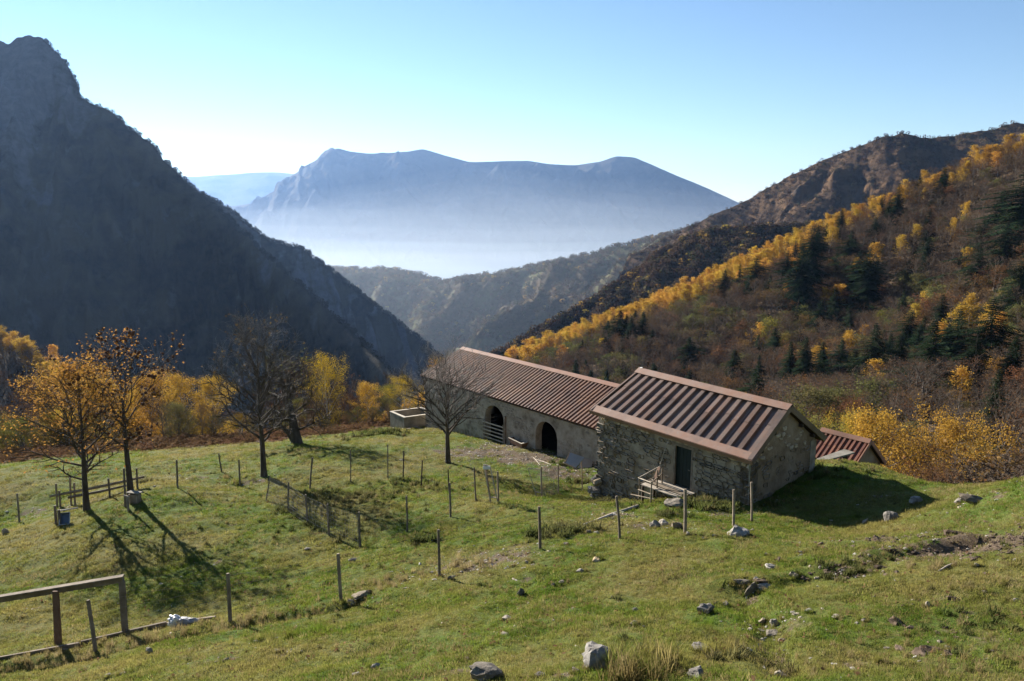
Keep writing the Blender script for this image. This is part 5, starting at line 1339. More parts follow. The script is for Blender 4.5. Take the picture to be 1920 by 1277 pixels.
def grass_mat(name, a, b, c, straw):
    t = NT(name); v = t.coord('World')
    big = t.noise(v, .22, 4, .6); mid = t.noise(v, 1.3, 5, .65)
    col = t.ramp(mid, [(.25, a), (.5, b), (.75, c)])
    col = t.mix(t.ramp(big, [(.42, (0, 0, 0)), (.62, (1, 1, 1))]), col, tuple(.5 * (x + y) for x, y in zip(c, straw)))
    oi = t.n('ObjectInfo')
    col = t.mix(t.ramp(oi.outputs['Random'], [(.70, (0, 0, 0)), (.95, (1, 1, 1))]), col, straw)
    hv = t.n('HueSaturation'); r2 = t.math('FRACT', t.math('MULTIPLY', oi.outputs['Random'], 13.7)); t.l(t.math('ADD', t.math('MULTIPLY', r2, .6), .7), hv.inputs['Value']); t.l(col, hv.inputs['Color'])
    d = t.n('BsdfDiffuse'); tr = t.n('BsdfTranslucent'); mx = t.n('MixShader'); mx.inputs[0].default_value = .45
    t.l(hv.outputs[0], d.inputs[0]); t.l(hv.outputs[0], tr.inputs[0]); t.l(d.outputs[0], mx.inputs[1]); t.l(tr.outputs[0], mx.inputs[2]); t.l(mx.outputs[0], t.out.inputs['Surface'])
    return t.m
M['grass'] = grass_mat('short_pasture_grass', (.062, .116, .014), (.122, .172, .022), (.205, .202, .042), (.27, .22, .085))
M['straw'] = grass_mat('dry_straw_grass', (.13, .10, .04), (.20, .155, .06), (.26, .21, .10), (.30, .24, .12))
M['weed'] = grass_mat('dull_green_weed', (.060, .085, .020), (.085, .110, .030), (.125, .130, .045), (.18, .15, .07))
M['bracken'] = leaf_mat('rusty_bracken', [(.10, .060, .034), (.16, .095, .050), (.22, .14, .076)], .35, .25, 1.0, .015)
TUFT = [blade_tuft('grass_tuft_%d' % k, 700 + k, 24, .052, .010, .10, M['grass'], .6) for k in range(5)] + [blade_tuft('straw_tuft_%d' % k, 720 + k, 16, .055, .008, .10, M['straw'], .7) for k in range(2)]
def in_frame(x, y, z, m=40):
    s = pj(np.stack([x, y, z], -1)); return (s[:, 0] > -m) & (s[:, 0] < 1920 + m) & (s[:, 1] < 1277 + m * 2) & (s[:, 1] > 0), s
def bilinear(A, x, y):
    i = np.clip(np.searchsorted(gy, y) - 1, 0, len(gy) - 2); j = np.clip(np.searchsorted(gx, x) - 1, 0, len(gx) - 2)
    return A[i, j]
GPs = []
for y0, y1, dens, s0 in ((8, 14, 230, .9), (14, 20, 175, 1.0), (20, 28, 105, 1.15), (28, 40, 50, 1.35), (40, 60, 20, 1.7)):
    wmax = y1 * .72 + 6; n = int((y1 - y0) * 2 * wmax * dens)
    x = rng.uniform(-wmax, wmax, n); y = rng.uniform(y0, y1, n); z = ground_h(x, y)
    f, s_ = in_frame(x, y, z); e = y - np.interp(x, RIM[:, 0], RIM[:, 1])
    f &= (e < .5) & (rng.random(n) > bilinear(bare, x, y) * 1.15) & (rng.random(n) > bilinear(litter, x, y) * .9)
    f &= (rng.random(n) < .55 + .9 * (fbm(x * .9, y * .9, 3) + .3))
    # not inside the buildings
    hs = (np.stack([x, y], 1) - WA[:2]); f &= ~((hs @ u_[:2] > -.05) & (hs @ u_[:2] < Lf) & (hs @ v_[:2] > 0) & (hs @ v_[:2] < Lg + .2))
    bs = (np.stack([x, y], 1) - VA[:2]); f &= ~((bs @ bu[:2] > 0) & (bs @ bu[:2] < Lb) & (bs @ bv[:2] > -.05) & (bs @ bv[:2] < 2 * bw))
    x, y, z = x[f], y[f], z[f]; s = s0 * rng.uniform(.7, 1.35, len(x)) * (1 + .5 * np.clip(fbm(x * .5 + 9, y * .5, 2), -.6, .9))
    GPs.append(np.stack([x, y, z, s], 1))
GPs = np.concatenate(GPs); n = len(GPs); print('grass tufts', n)
dry = np.clip(.12 + .75 * fbm(GPs[:, 0] * .35 + 20, GPs[:, 1] * .35, 3) + .35 * np.clip((GPs[:, 0] - 6) / 6, 0, 1) * (GPs[:, 1] < 19), 0.03, .8)
idx = np.where(rng.random(n) < dry, rng.integers(5, 7, n), rng.integers(0, 5, n))
rot = rot_z(n); rot[:, 0] = rng.normal(0, .15, n); rot[:, 1] = rng.normal(0, .15, n)
scatter('grass', GPs[:, :3], TUFT, rot, np.stack([GPs[:, 3], GPs[:, 3], GPs[:, 3] * rng.uniform(.7, 1.4, n)], 1), idx)
# rank tufts and weeds in the places the photograph shows them: (px, py, spread m, count, height scale, which)
TALL = [blade_tuft('rank_tuft_%d' % k, 740 + k, 40, .36, .012, .12, M['straw'] if k else M['grass'], .55) for k in range(2)] + [blade_tuft('weed_tuft_%d' % k, 750 + k, 34, .34, .05, .2, M['weed'], .8) for k in range(2)]
W = [(1190,1255,.25,16,1.3,0),(1175,1270,.2,8,1.2,1),(1215,1240,.25,8,1.0,1),(530,1195,.35,12,.9,0),(600,1185,.35,10,.8,0),(470,1200,.5,14,.7,0),(870,1062,.4,16,.8,1),(740,1090,.5,16,.7,1),(700,1105,.5,14,.6,1),(650,1125,.4,10,.6,0),
     (560,1150,.6,22,.6,1),(480,1165,.5,18,.7,1),(420,1175,.5,20,.7,1),(330,1195,.6,26,.75,1),(250,1210,.6,26,.75,1),(150,1232,.6,24,.7,1),(60,1245,.6,24,.7,1),(1030,1002,.45,26,.9,2),(1060,995,.4,16,.8,3),(800,1015,.3,14,.8,2),
     (1320,948,.35,26,1.1,2),(1345,955,.4,22,.9,3),(1290,945,.3,14,.9,2),(1250,965,.4,16,.7,3),(1130,940,.4,14,.7,2),(1180,950,.4,12,.6,3),(1440,945,.25,8,.7,3),(1410,1000,.3,8,.5,0),(650,935,1.6,80,.6,2),(600,930,1.2,50,.6,2),(720,930,1.4,50,.55,3),(700,970,1.2,40,.5,2),(760,905,.8,24,.8,2),(830,920,.6,12,.7,2),
     (540,960,.5,12,.7,2),(580,985,.5,12,.7,2),(640,1010,.5,12,.6,2),(450,905,.4,12,.9,0),(425,895,.3,8,.8,1),(265,905,.5,10,.8,2),(690,815,1.2,30,1.0,2),(730,810,.8,16,1.0,2),(1000,915,.7,14,.6,1),(1090,905,.5,16,.8,2),(1060,915,.5,10,.6,1),
     (910,900,.5,10,.6,1),(960,930,.8,16,.6,1),(1060,870,.35,10,1.0,2),(1750,1060,.3,10,.7,1),(1610,1160,.5,8,.5,1),(1850,1160,.6,16,.5,2),(1880,1250,.6,18,.6,1),(1750,1240,.6,14,.5,1),(1600,1250,.5,10,.5,1),(1330,1220,.3,8,.8,0),(1250,1240,.3,8,1.0,0),
     (1555,1068,.4,10,.5,2),(1590,1075,.4,10,.5,2),(1620,1060,.4,8,.5,2),(1420,1240,.4,10,.6,2),(800,1060,.5,10,.6,1),(1500,890,.8,20,.8,2),(1570,885,.6,12,.7,2)]
Pw, Sw, Iw = [], [], []
for px, py, sp0, cnt, hs, wh in W:
    c = at(px, py)
    if c is None: continue
    for k in range(cnt):
        x, y = c[0] + rng.normal(0, sp0), c[1] + rng.normal(0, sp0 * .7); Pw.append((x, y, float(ground_h(x, y)))); Sw.append(hs * rng.uniform(.6, 1.2)); Iw.append(wh)
for k in range(2600):   # scattered longer tufts, in drifts
    x, y = rng.uniform(-20, 17), rng.uniform(9, 44)
    if y > np.interp(x, RIM[:, 0], RIM[:, 1]) - 2 or float(fbm(x * .35 + 3, y * .35 - 8, 3)) < .05: continue
    hs_ = np.array([x, y]) - WA[:2]; bs_ = np.array([x, y]) - VA[:2]
    if (hs_ @ u_[:2] > -.1 and hs_ @ u_[:2] < Lf + .1 and hs_ @ v_[:2] > -.1) or (bs_ @ bv[:2] > -.2): continue
    Pw.append((x, y, float(ground_h(x, y)))); Sw.append(rng.uniform(.22, .5)); Iw.append(int(rng.choice(4, p=[.45, .35, .1, .1])))
Pw = np.array(Pw); Sw = np.array(Sw)
scatter('rank_weeds', Pw, TALL, rot_z(len(Pw)), np.stack([Sw, Sw, Sw], 1), Iw)
def fern(name, seed):
    r = np.random.default_rng(seed); V, Fs = [], []
    for i in range(7):
        a = r.uniform(0, 6.28); L = r.uniform(.45, .8); d = np.array([math.cos(a), math.sin(a), 0]); s = np.array([-d[1], d[0], 0]); el = r.uniform(.2, 1.0)
        for q in range(9):
            g = (q + .5) / 9; c = d * L * g + np.array([0, 0, el * L * g * (1 - .75 * g)]); wd = .22 * L * (1 - g) + .03
            for sg in (-1, 1):
                k = len(V); t = c + s * sg * wd + d * .06 + np.array([0, 0, r.normal(-.02, .03)]); V += [c - d * .035, c + d * .035, t]; Fs.append((k, k + 1, k + 2))
    m = MB(); m.add(V, Fs); return m.mesh(name, M['bracken'])
# dead leaves blown about
def dead_leaf(name, seed):
    r = np.random.default_rng(seed); V, Fq = leaves(r.normal(0, .05, (3, 3)) * (1, 1, .1), .06, r, .7, .8); m = MB(); m.add(V + np.array([0, 0, .03]), [tuple(f) for f in Fq]); return m.mesh(name, M['bracken'])
_n = 2600; _x = rng.uniform(-22, 18, _n); _y = rng.uniform(9, 46, _n)
scatter('dead_leaves', np.stack([_x, _y, ground_h(_x, _y)], 1), [dead_leaf('dead_leaf_%d' % k, 850 + k) for k in range(3)], rot_z(_n), scl_u(_n, .6, 1.4), rng.integers(0, 3, _n))
FERN = [fern('bracken_%d' % k, 800 + k) for k in range(3)]
n = 9000; x = rng.uniform(-48, 8, n); y = rng.uniform(42, 78, n); e = y - np.interp(x, EDGE[:, 0], EDGE[:, 1])
f = (rng.random(n) < np.clip(bilinear(litter, x, y) * 1.2 - .25, 0, 1)) & (e < 12); bs = (np.stack([x, y], 1) - VA[:2]); f &= ~((bs @ bu[:2] > -1) & (bs @ bv[:2] > -2))
x, y = x[f], y[f]; n = len(x)
scatter('bracken', np.stack([x, y, ground_h(x, y)], 1), FERN, rot_z(n), scl_u(n, .8, 1.7), rng.integers(0, 3, n))

# ------------------------------------------------------------------ fences
def post_mesh(a, b, r, mat, parent, square=False, name='post'):
    a, b = np.array(a, float), np.array(b, float); m = MB()
    if square: m.bar(a, b, r * 2, r * 2, (0, 1, 0), jit=.004)
    else:
        mid = (a + b) / 2 + rng.normal(0, .012, 3); m.tube([a, mid, b - (b - a) * .01, b], [r * 1.06, r, r * .95, r * .8], 7, wob=.06)
    return m.build(name, mat, parent)
def post_from(base, top_px):
    """foot on the ground at base; the top where the photograph shows it, kept at the same distance"""
    p = at(*base); d = dep(p); q = up(top_px[0], top_px[1], d); return p - np.array([0, 0, .3]), q
def wire_fence(name, label, posts, strands, r=.05, mats=None, net=(), link_=True, skip=()):
    foot = [at(*b) for b, _ in posts]; root = tag(empty(name, foot[0]), label, 'fence'); PT = []
    for i, (b, t) in enumerate(posts):
        a, q = post_from(b, t); PT.append((a + np.array([0, 0, .3]), q)); post_mesh(a, q, r * rng.uniform(.85, 1.15), mats[i] if mats else M['wood'], root)
    for i in range(len(PT) - 1):
        if i in skip: continue
        (a0, a1), (b0, b1) = PT[i], PT[i + 1]
        if i in net:
            m = MB(); L = np.linalg.norm(b0 - a0); nv_ = max(3, int(L / .16))
            for k in range(8):
                f = .05 + .88 * k / 7; p, q = a0 + (a1 - a0) * f, b0 + (b1 - b0) * f; mid = (p + q) / 2 - np.array([0, 0, .03]) + rng.normal(0, .02, 3); m.tube([p, mid, q], .007, 3, cap=False)
            for k in range(nv_ + 1):
                f = k / nv_; p, q = a0 + (b0 - a0) * f, a1 + (b1 - a1) * f; m.tube([p + (q - p) * .05, p + (q - p) * .5 + rng.normal(0, .02, 3), p + (q - p) * .93], .006, 3, cap=False)
            o = m.build('netting', M['wire'], root); o['kind'] = 'stuff'
        else:
            for f in strands:
                p, q = a0 + (a1 - a0) * f, b0 + (b1 - b0) * f; m = MB(); m.tube([p, p * .5 + q * .5 - np.array([0, 0, .035]), q], .0045, 3, cap=False); m.build('wire', M['wire'], root)
    return root
wire_fence('wire_fence', 'near wire fence on weathered posts running across the pasture to the stone house',
    [((180,1222),(165,1125)),((431,1167),(427,1075)),((640,1130),(634,1038)),((824,1080),(822,993)),((1013,1030),(1011,950)),((1163,1010),(1156,930)),((1285,1000),(1285,917)),((1376,988),(1376,918)),((1410,978),(1409,904))], (.25, .5, .75, .95), .052)
wire_fence('pen_fence', 'netting fence around the small pen in mid pasture',
    [((580,917),(586,858)),((497,940),(506,892)),((540,960),(541,904)),((577,985),(573,927)),((618,1005),(614,945)),((676,1027),(673,960)),((763,998),(762,930)),((845,970),(843,905)),((893,940),(889,876))], (.3, .6, .92), .04, net=(1, 2, 3, 4))
wire_fence('back_fence', 'thin dark stakes of the far fence of the pen',
    [((580,919),(585,858)),((657,903),(657,843)),((727,896),(727,833)),((755,899),(757,845)),((790,912),(792,863)),((842,925),(840,880))], (.35, .7, .95), .034, mats=[M['wood'], M['wood'], M['wood'], M['timber_dark'], M['timber_dark'], M['timber_dark']])
wire_fence('field_fence', 'four leaning stakes of the field fence left of the bare tree', [((36,980),(32,925)),((332,915),(331,862)),((417,886),(410,850)),((450,912),(448,862))], (.5, .9), .045, skip=(0,))
wire_fence('yard_fence', 'short fence of stakes between the barn yard and the stone house', [((921,942),(910,872)),((935,941),(933,884)),((1016,934),(1015,875)),((1047,927),(1047,872)),((1092,921),(1090,866))], (.3, .7, .95), .036, net=(2,))
# the little gate with its white board, and the one hanging open
def stick_gate(name, label, A, B, C, D, board=None):
    p = at(*A); root = tag(empty(name, p), label, 'gate'); d = dep(p)
    P = [up(q[0], q[1], d) for q in (A, B, C, D)]
    for a, b in ((P[0], P[1]), (P[3], P[2]), (P[1], P[2]), (P[0] * .85 + P[1] * .15, P[3] * .85 + P[2] * .15)):
        m = MB(); m.bar(a, b, .035, .045, (0, 1, 0), jit=.003); m.build('rail', M['wood_pale'], root)
    m = MB()
    for k in range(1, 5):
        f = k / 5; m.tube([P[0] + (P[3] - P[0]) * f, P[1] + (P[2] - P[1]) * f], .003, 3); m.tube([P[0] + (P[1] - P[0]) * f, P[3] + (P[2] - P[3]) * f], .003, 3)
    tag(m.build('netting', M['wire'], root), kind='stuff')
    if board is not None:
        q = up(board[0], board[1], d - .05); m = MB(); m.box(q, (.30, .03, .14), jit=.004); m.build('board', M['white'], root)
    return root
M['white'] = simple_mat('white_painted_board', [(.55, .55, .53), (.72, .72, .70)], 6, 4, .7, .2, .003, 'World')
stick_gate('pen_gate', 'small wire gate with a white board at the pen corner', (920, 943), (907, 871), (919, 874), (934, 944), (912, 877))
stick_gate('open_gate', 'light wire gate hanging askew between two stakes by the yard', (1006, 930), (990, 878), (1013, 880), (1016, 932))

# the rail fence round the two trees in the left corner
rf = tag(empty('rail_fence', at(170, 945)), 'old two-rail wooden fence behind the two trees in the left corner', 'fence')
d_ = dep(at(205, 934)) + .2
for (x0, y0), (x1, y1), w in (((93, 931), (271, 894), .12), ((127, 933), (243, 909), .10)):
    a, b = up(x0, y0, d_ - .7), up(x1, y1, d_ + .8); m = MB(); mid = (a + b) / 2 - np.array([0, 0, .03]); m.tube([a, mid, b], [w * .55, w * .6, w * .5], 7, wob=.08); m.build('rail', M['wood'], rf)
for bx, by, ty in ((107, 953, 907), (113, 953, 920), (133, 948, 895), (141, 948, 905), (205, 934, 897), (234, 951, 878), (258, 918, 878)):
    a, q = post_from((bx, by), (bx - 2, ty)); post_mesh(a, q, .05, M['wood'], rf)
# a trampled bar gate of short posts before it
sp0 = tag(empty('tie_posts', at(107, 984)), 'pair of short dark posts with a broken bar beside the blue tub', 'posts')
for bx, by, tx, ty in ((105, 984, 103, 948), (112, 987, 110, 956)):
    a, q = post_from((bx, by), (tx, ty)); post_mesh(a, q, .06, M['wood'], sp0)
d_ = dep(at(112, 986)); m = MB(); m.bar(up(108, 958, d_), up(146, 952, d_ + .6), .05, .05, jit=.004); m.build('bar', M['wood_pale'], sp0)
sp1 = tag(empty('stump_post', at(241, 958)), 'short post with a pale split top in front of the chestnut trunk', 'post')
a, q = post_from((241, 958), (238, 931)); post_mesh(a, q, .055, M['wood'], sp1); m = MB(); m.bar(q + np.array([-.16, 0, .06]), q + np.array([.12, 0, -.02]), .07, .05, jit=.005); m.build('bar', M['wood_pale'], sp1)

# the bare timber frame at the lower left, with the boards along the ground
tf = tag(empty('timber_frame', at(105, 1212)), 'bare timber frame of two uprights and a heavy top beam', 'frame')
pa, pb = at(108, 1210), at(234, 1187); da, db = dep(pa), dep(pb)
for p, (tx, ty), mt in ((pa, (104, 1108), M['wood_red']), (pb, (229, 1090), M['wood'])):
    q = up(tx, ty, dep(p)); m = MB(); m.bar(p - np.array([0, 0, .3]), q, .15, .11, (0, 1, 0), jit=.006); m.build('upright', mt, tf)
m = MB(); m.bar(up(-90, 1139, da + .2), up(231, 1086, db), .14, .15, jit=.008); m.build('beam', M['wood'], tf)
m = MB(); m.bar(up(-90, 1134, da + .1), up(231, 1080, db - .08), .16, .035, jit=.006); m.build('cap_board', M['wood'], tf)
def ground_board(x0, y0, x1, y1, label, h=.16, w=.05, mat='wood'):
    a, b = at(x0, y0), at(x1, y1); k = 6; P = [a + (b - a) * i / k for i in range(k + 1)]; m = MB()
    for p, q in zip(P[:-1], P[1:]):
        pass
    a = a + np.array([0, 0, .05]); b = b + np.array([0, 0, .05]); m.bar(a, b, w, h, jit=.006)
    return tag(m.build('ground_board', M[mat], None), label, 'board')
ground_board(-60, 1250, 150, 1212, 'long grey board lying along the foot of the near fence at the left edge')
ground_board(152, 1210, 312, 1173, 'grey board lying between the timber frame and the white sack')
ground_board(314, 1173, 405, 1161, 'thin grey board lying just right of the white sack', .1)

# ------------------------------------------------------------------ small things lying about
def lump(name, seed, size, mat, rough=.25, n=(14, 9), flat=.0, parent=None, pos=(0, 0, 0), rz=0.0, facet=False, blocky=.55):
    """an irregular stone- or bundle-shaped solid"""
    r = np.random.default_rng(seed); nu_, nv_ = n; V, Fs = [], []
    ph0 = r.uniform(0, 9, 6); dirs = r.normal(size=(7, 3)); dirs /= np.linalg.norm(dirs, axis=1)[:, None]; cut = r.uniform(blocky, .95, 7)
    for j in range(nv_ + 1):
        t = math.pi * j / nv_
        for i in range(nu_):
            a = 2 * math.pi * i / nu_; d = np.array([math.sin(t) * math.cos(a), math.sin(t) * math.sin(a), -math.cos(t)])
            k = 1.0
            for q, c in zip(dirs, cut):
                dq = d @ q
                if dq > 1e-3: k = min(k, c / dq)
            k *= 1 + rough * .35 * math.sin(3 * d[0] + ph0[0]) * math.sin(4 * d[1] + ph0[1]) + rough * .2 * math.sin(9 * d[2] + 7 * d[0] + ph0[2])
            V.append(d * k * np.array(size) / 2)
    for j in range(nv_):
        for i in range(nu_): Fs.append((j * nu_ + i, j * nu_ + (i + 1) % nu_, (j + 1) * nu_ + (i + 1) % nu_, (j + 1) * nu_ + i))
    m = MB(); m.add(V, Fs); me = m.mesh(name, mat, smooth=not facet)
    o = bpy.data.objects.new(name, me); COL.objects.link(o); attach(o, parent, pos); o.rotation_euler = (0, 0, rz); return o
ROCKS = []
def rock(px, py, w, h, label=None, group=None, mat='field_stone', seed=None, flatness=1.0):
    p = at(px, py + h * .35)
    if p is None: return
    d = dep(p); W_, H_ = w / F_PX * d * 1.12, h / F_PX * d * 1.5
    s = int(px * 7 + py) if seed is None else seed
    o = lump('stone', s, (W_, W_ * rng.uniform(.6, .9), H_ * flatness * .95), M[mat], .3, (8, 5) if w < 24 else ((10, 7) if w < 40 else (14, 9)), pos=(p[0], p[1] + W_ * .2, p[2] + H_ * .10), blocky=.32, rz=rng.uniform(-.5, .5), facet=True)
    o.rotation_euler = (rng.normal(0, .12), rng.normal(0, .15), rng.uniform(-.6, .6))
    ROCKS.append((p[0], p[1] + W_ * .2, W_))
    return tag(o, label or 'small pale stone half sunk in the pasture grass', 'stone', group or (None if label else 'small stones in the pasture'))
rock(1117, 1238, 72, 46, 'large grey boulder with a split top at the bottom edge beside rank grass')
rock(908, 1266, 62, 26, 'grey stone cut by the bottom edge left of the large boulder')
rock(975, 1112, 17, 17, 'bright white upright stone on the open grass')
rock(1325, 1143, 36, 18, 'pale angular stone on the grass below the stone row'); rock(1407, 1106, 32, 30, 'upright dark-sided stone casting a shadow in the stone row')
rock(1393, 1091, 32, 12, 'flat stone behind the upright stone of the row'); rock(1432, 1101, 32, 9, 'thin flat stone right of the upright stone'); rock(1421, 1087, 18, 9, 'small stone behind the thin flat stone of the row')
rock(1447, 1063, 42, 11, 'long flat stone alone on the grass above the stone row'); rock(1388, 997, 46, 22, 'rounded boulder in front of the two house fence posts'); rock(1831, 936, 52, 15, 'long pale boulder on the right brow of the pasture')
rock(1802, 938, 22, 14, 'brown stone touching the long pale boulder'); rock(1673, 969, 27, 17, 'rounded stone just beyond the tip of the house shadow'); rock(1623, 978, 22, 9, 'flat stone at the edge of the house shadow'); rock(1723, 939, 30, 13, 'grey stone inside the far tip of the house shadow')
rock(1227, 985, 22, 16, 'pale round stone at the left of the heap before the house'); rock(1245, 982, 20, 13, 'white stone in the middle of the heap before the house'); rock(1266, 984, 28, 19, 'brown stone at the right of the heap before the house')
rock(1313, 1214, 32, 19, 'dark grey stone near the bottom right of the rank grass'); rock(1309, 1264, 54, 22, 'rough stone at the bottom edge right of the rank grass'); rock(1468, 1267, 32, 11, 'flat stone at the bottom edge in the gully')
rock(1452, 1168, 25, 17, 'dark block in the gully stones'); rock(1430, 1166, 19, 13, 'grey stone left of the dark gully block'); rock(1452, 1188, 30, 10, 'flat slab below the dark gully block'); rock(1427, 1182, 20, 8, 'small flat stone at the left of the gully stones'); rock(1467, 1201, 19, 8, 'reddish flat stone at the foot of the gully stones')
rock(1490, 1079, 19, 14, 'grey stone left of the dark grassy mound'); rock(677, 1119, 46, 13, 'long flat slab beside the near fence post', flatness=.7); rock(655, 1130, 24, 7, 'narrow slab at the foot of the near fence post')
rock(1081, 1259, 27, 10, 'flat stone left of the large boulder foot'); rock(1014, 1265, 29, 10, 'flat pale stone between the two bottom boulders'); rock(699, 1251, 25, 9, 'white flat stone near the bottom of the grass'); rock(1260, 945, 50, 16, 'large flat stone step below the house landing', flatness=1.2)
rock(277, 1223, 22, 15, 'grey stone below the white sack'); rock(1120, 1050, 20, 7, 'dark flat stone on the grass by the path', mat='stone'); rock(1088, 1070, 18, 8, 'pale and dark split stone on the open grass'); rock(6, 997, 20, 14, 'dark stone at the left edge of the picture', mat='stone')
for x, y, w, h in ((950,1161,20,8),(1361,1134,22,8),(1346,1131,15,8),(1191,1146,18,9),(1190,1169,16,10),(1517,1146,20,8),(1569,1157,18,10),(1621,1163,15,6),(1741,1132,18,11),(1055,1091,18,6),(1036,1097,10,6),(876,1236,12,5),(518,1222,14,5),(949,1191,22,4),(668,1265,22,9),(199,1268,18,7),(228,1263,16,6),
                   (421,1239,16,6),(153,1257,12,7),(1290,1001,13,8),(1411,995,10,8),(1180,1000,12,5),(1120,1000,14,6),(1105,997,12,5),(1060,1020,16,8),(990,1055,14,5),(960,1060,10,5),(905,1072,12,5),(870,1050,10,4),(845,1085,14,6),(810,1075,12,6),(1340,1005,12,5),(1320,1010,10,5),(1760,1150,12,6),(1832,1060,12,6),(1700,1030,14,6),
                   (1905,1050,12,6),(1880,1095,12,5),(1850,1110,14,6),(1640,1120,10,5),(1700,1190,12,6),(1780,1215,14,7),(1860,1220,12,6),(1560,1210,10,5),(1530,1255,12,6),(1650,1240,10,5),(1240,1090,10,4),(1150,1080,8,4),(575,1030,14,5),(660,1052,20,5),(480,1090,8,4),(1440,1040,12,5),(1360,1045,10,4),(1560,1010,10,5),(1500,1035,12,5)):
    rock(x, y, w, h)
Pr, Ir = [], []
for x, y, w in ROCKS:
    for k in range(int(5 + w * 16)):
        a = rng.uniform(0, 6.283); r_ = w * rng.uniform(.38, .62); q = (x + math.cos(a) * r_, y + math.sin(a) * r_ * .75); Pr.append((q[0], q[1], float(ground_h(*q)))); Ir.append(int(rng.choice([0, 0, 1])))
Pr = np.array(Pr); _s = rng.uniform(.16, .42, len(Pr)); scatter('rock_grass', Pr, TALL, rot_z(len(Pr)), np.stack([_s, _s, _s], 1), Ir)
# pebbles, stone chips and clods too small to tell apart
PEB = []
for k in range(6):
    o = lump('pebble', 900 + k, (1, .8, .55), M['pebble'], .4, (8, 5), facet=True); PEB.append(o.data); bpy.data.objects.remove(o)
M['clod'] = simple_mat('dug_soil_clod', [(.055, .036, .024), (.10, .07, .048), (.15, .11, .08)], 8, 5, 1.0, .8, .02, 'World', rand=.3)
CL = []
for k in range(3):
    o = lump('clod', 920 + k, (1, .85, .6), M['clod'], .7, (9, 6), facet=True); CL.append(o.data); bpy.data.objects.remove(o)
P, Sx, I = [], [], []
for px, py, rx, ry, a in BARE:
    c = at(px, py); n = int(90 * rx * ry * a)
    dug = py > 995 and px > 1600
    for k in range(n):
        x, y = c[0] + rng.normal(0, rx * .7), c[1] + rng.normal(0, ry * .7); z = float(ground_h(x, y)); P.append((x, y, z + .005)); s = rng.gamma(1.6, .022) + .018
        if dug and rng.random() < .75: Sx.append(s * 2.1); I.append(int(rng.integers(6, 9)))
        else: Sx.append(s * 1.3); I.append(int(rng.integers(0, 6)))
for k in range(1300):
    x, y = rng.uniform(-14, 18), rng.uniform(9, 30); z = float(ground_h(x, y)); P.append((x, y, z)); Sx.append(rng.gamma(1.5, .018) + .012); I.append(int(rng.integers(0, 6)))
for px, py, sp0, cnt, sz in ((1570,1068,.45,60,.12),(1600,1075,.4,40,.1),(1790,1030,2.0,60,.12),(1700,1015,1.2,30,.10),(1880,1015,1.2,40,.11),(1240,985,.7,60,.09),(1150,970,.8,40,.08),(930,1050,1.2,90,.06),(1115,945,.4,30,.07),(990,830,1.4,30,.08),(900,828,.5,14,.12),(1440,1180,.35,24,.08),(780,800,1.0,30,.16)):
    c = at(px, py)
    for k in range(cnt):
        x, y = c[0] + rng.normal(0, sp0), c[1] + rng.normal(0, sp0 * .55); P.append((x, y, float(ground_h(x, y)))); Sx.append(sz * rng.uniform(.5, 1.5)); I.append(int(rng.integers(6, 9)) if 1560 < px < 1900 and rng.random() < .8 else int(rng.integers(0, 6)))
P = np.array(P); Sx = np.array(Sx); rt = rot_z(len(P)); rt[:, 0] = rng.normal(0, .3, len(P))
scatter('pebbles', P, PEB + CL, rt, np.stack([Sx * rng.uniform(.8, 1.5, len(P)), Sx, Sx * rng.uniform(.5, 1, len(P))], 1), I)

# white sack
M['sack'] = simple_mat('white_plastic_sack', [(.30, .30, .31), (.62, .62, .62), (.75, .75, .75)], 5, 5, .5, .4, .01, 'Object', spec=.4)
M['sack_grey'] = simple_mat('grey_crumpled_sheet', [(.10, .10, .11), (.28, .28, .29), (.42, .42, .43)], 6, 5, .6, .5, .01, 'Object')
p = at(342, 1172); d = dep(p); k = d / F_PX
sk = tag(empty('sack', p), 'crumpled white and grey plastic sack lying by the near fence', 'sack')
lump('bag', 61, (24 * k, 18 * k, 24 * k), M['sack'], .9, (18, 12), parent=sk, pos=p + np.array([-14 * k, 0, 8 * k]), blocky=.7)
lump('bag', 62, (44 * k, 20 * k, 17 * k), M['sack_grey'], 1.0, (18, 12), parent=sk, pos=p + np.array([8 * k, .02, 6 * k]), blocky=.7)
# blue tub tipped against the short posts
M['blue'] = simple_mat('faded_blue_plastic', [(.10, .13, .19), (.15, .19, .26)], 2, 4, .5, .2, .005, 'Object', spec=.4)
M['pale_rim'] = simple_mat('pale_worn_edge', [(.45, .45, .46), (.6, .6, .6)], 3, 4, .6, .2, .005, 'Object')
p = at(121, 984); tub = tag(empty('tub', p), 'small blue tub tipped on its side beside the short dark posts', 'tub')
R = (Matrix.Rotation(.25, 3, 'Z') @ Matrix.Rotation(1.05, 3, 'X'))
R = np.array(R); m = MB(); hw, hl, hh, t_ = .21, .27, .11, .02
def tb(x, y, z): return p + np.array([0, .1, .24]) + R @ np.array([x, y, z])
outer = [(-hw * .8, -hl * .85, -hh), (hw * .8, -hl * .85, -hh), (hw * .8, hl * .85, -hh), (-hw * .8, hl * .85, -hh), (-hw, -hl, hh), (hw, -hl, hh), (hw, hl, hh), (-hw, hl, hh)]
inner = [(x * .9, y * .92, z if z > 0 else z + t_) for x, y, z in outer]
V = [tb(*q) for q in outer + inner]
m.add(V, [(3, 2, 1, 0), (0, 1, 5, 4), (1, 2, 6, 5), (2, 3, 7, 6), (3, 0, 4, 7), (8, 9, 10, 11), (12, 13, 9, 8), (13, 14, 10, 9), (14, 15, 11, 10), (15, 12, 8, 11)]); m.build('shell', M['blue'], tub)
m = MB(); m.add(V, [(4, 5, 13, 12), (5, 6, 14, 13), (6, 7, 15, 14), (7, 4, 12, 15)]); m.build('rim', M['pale_rim'], tub)
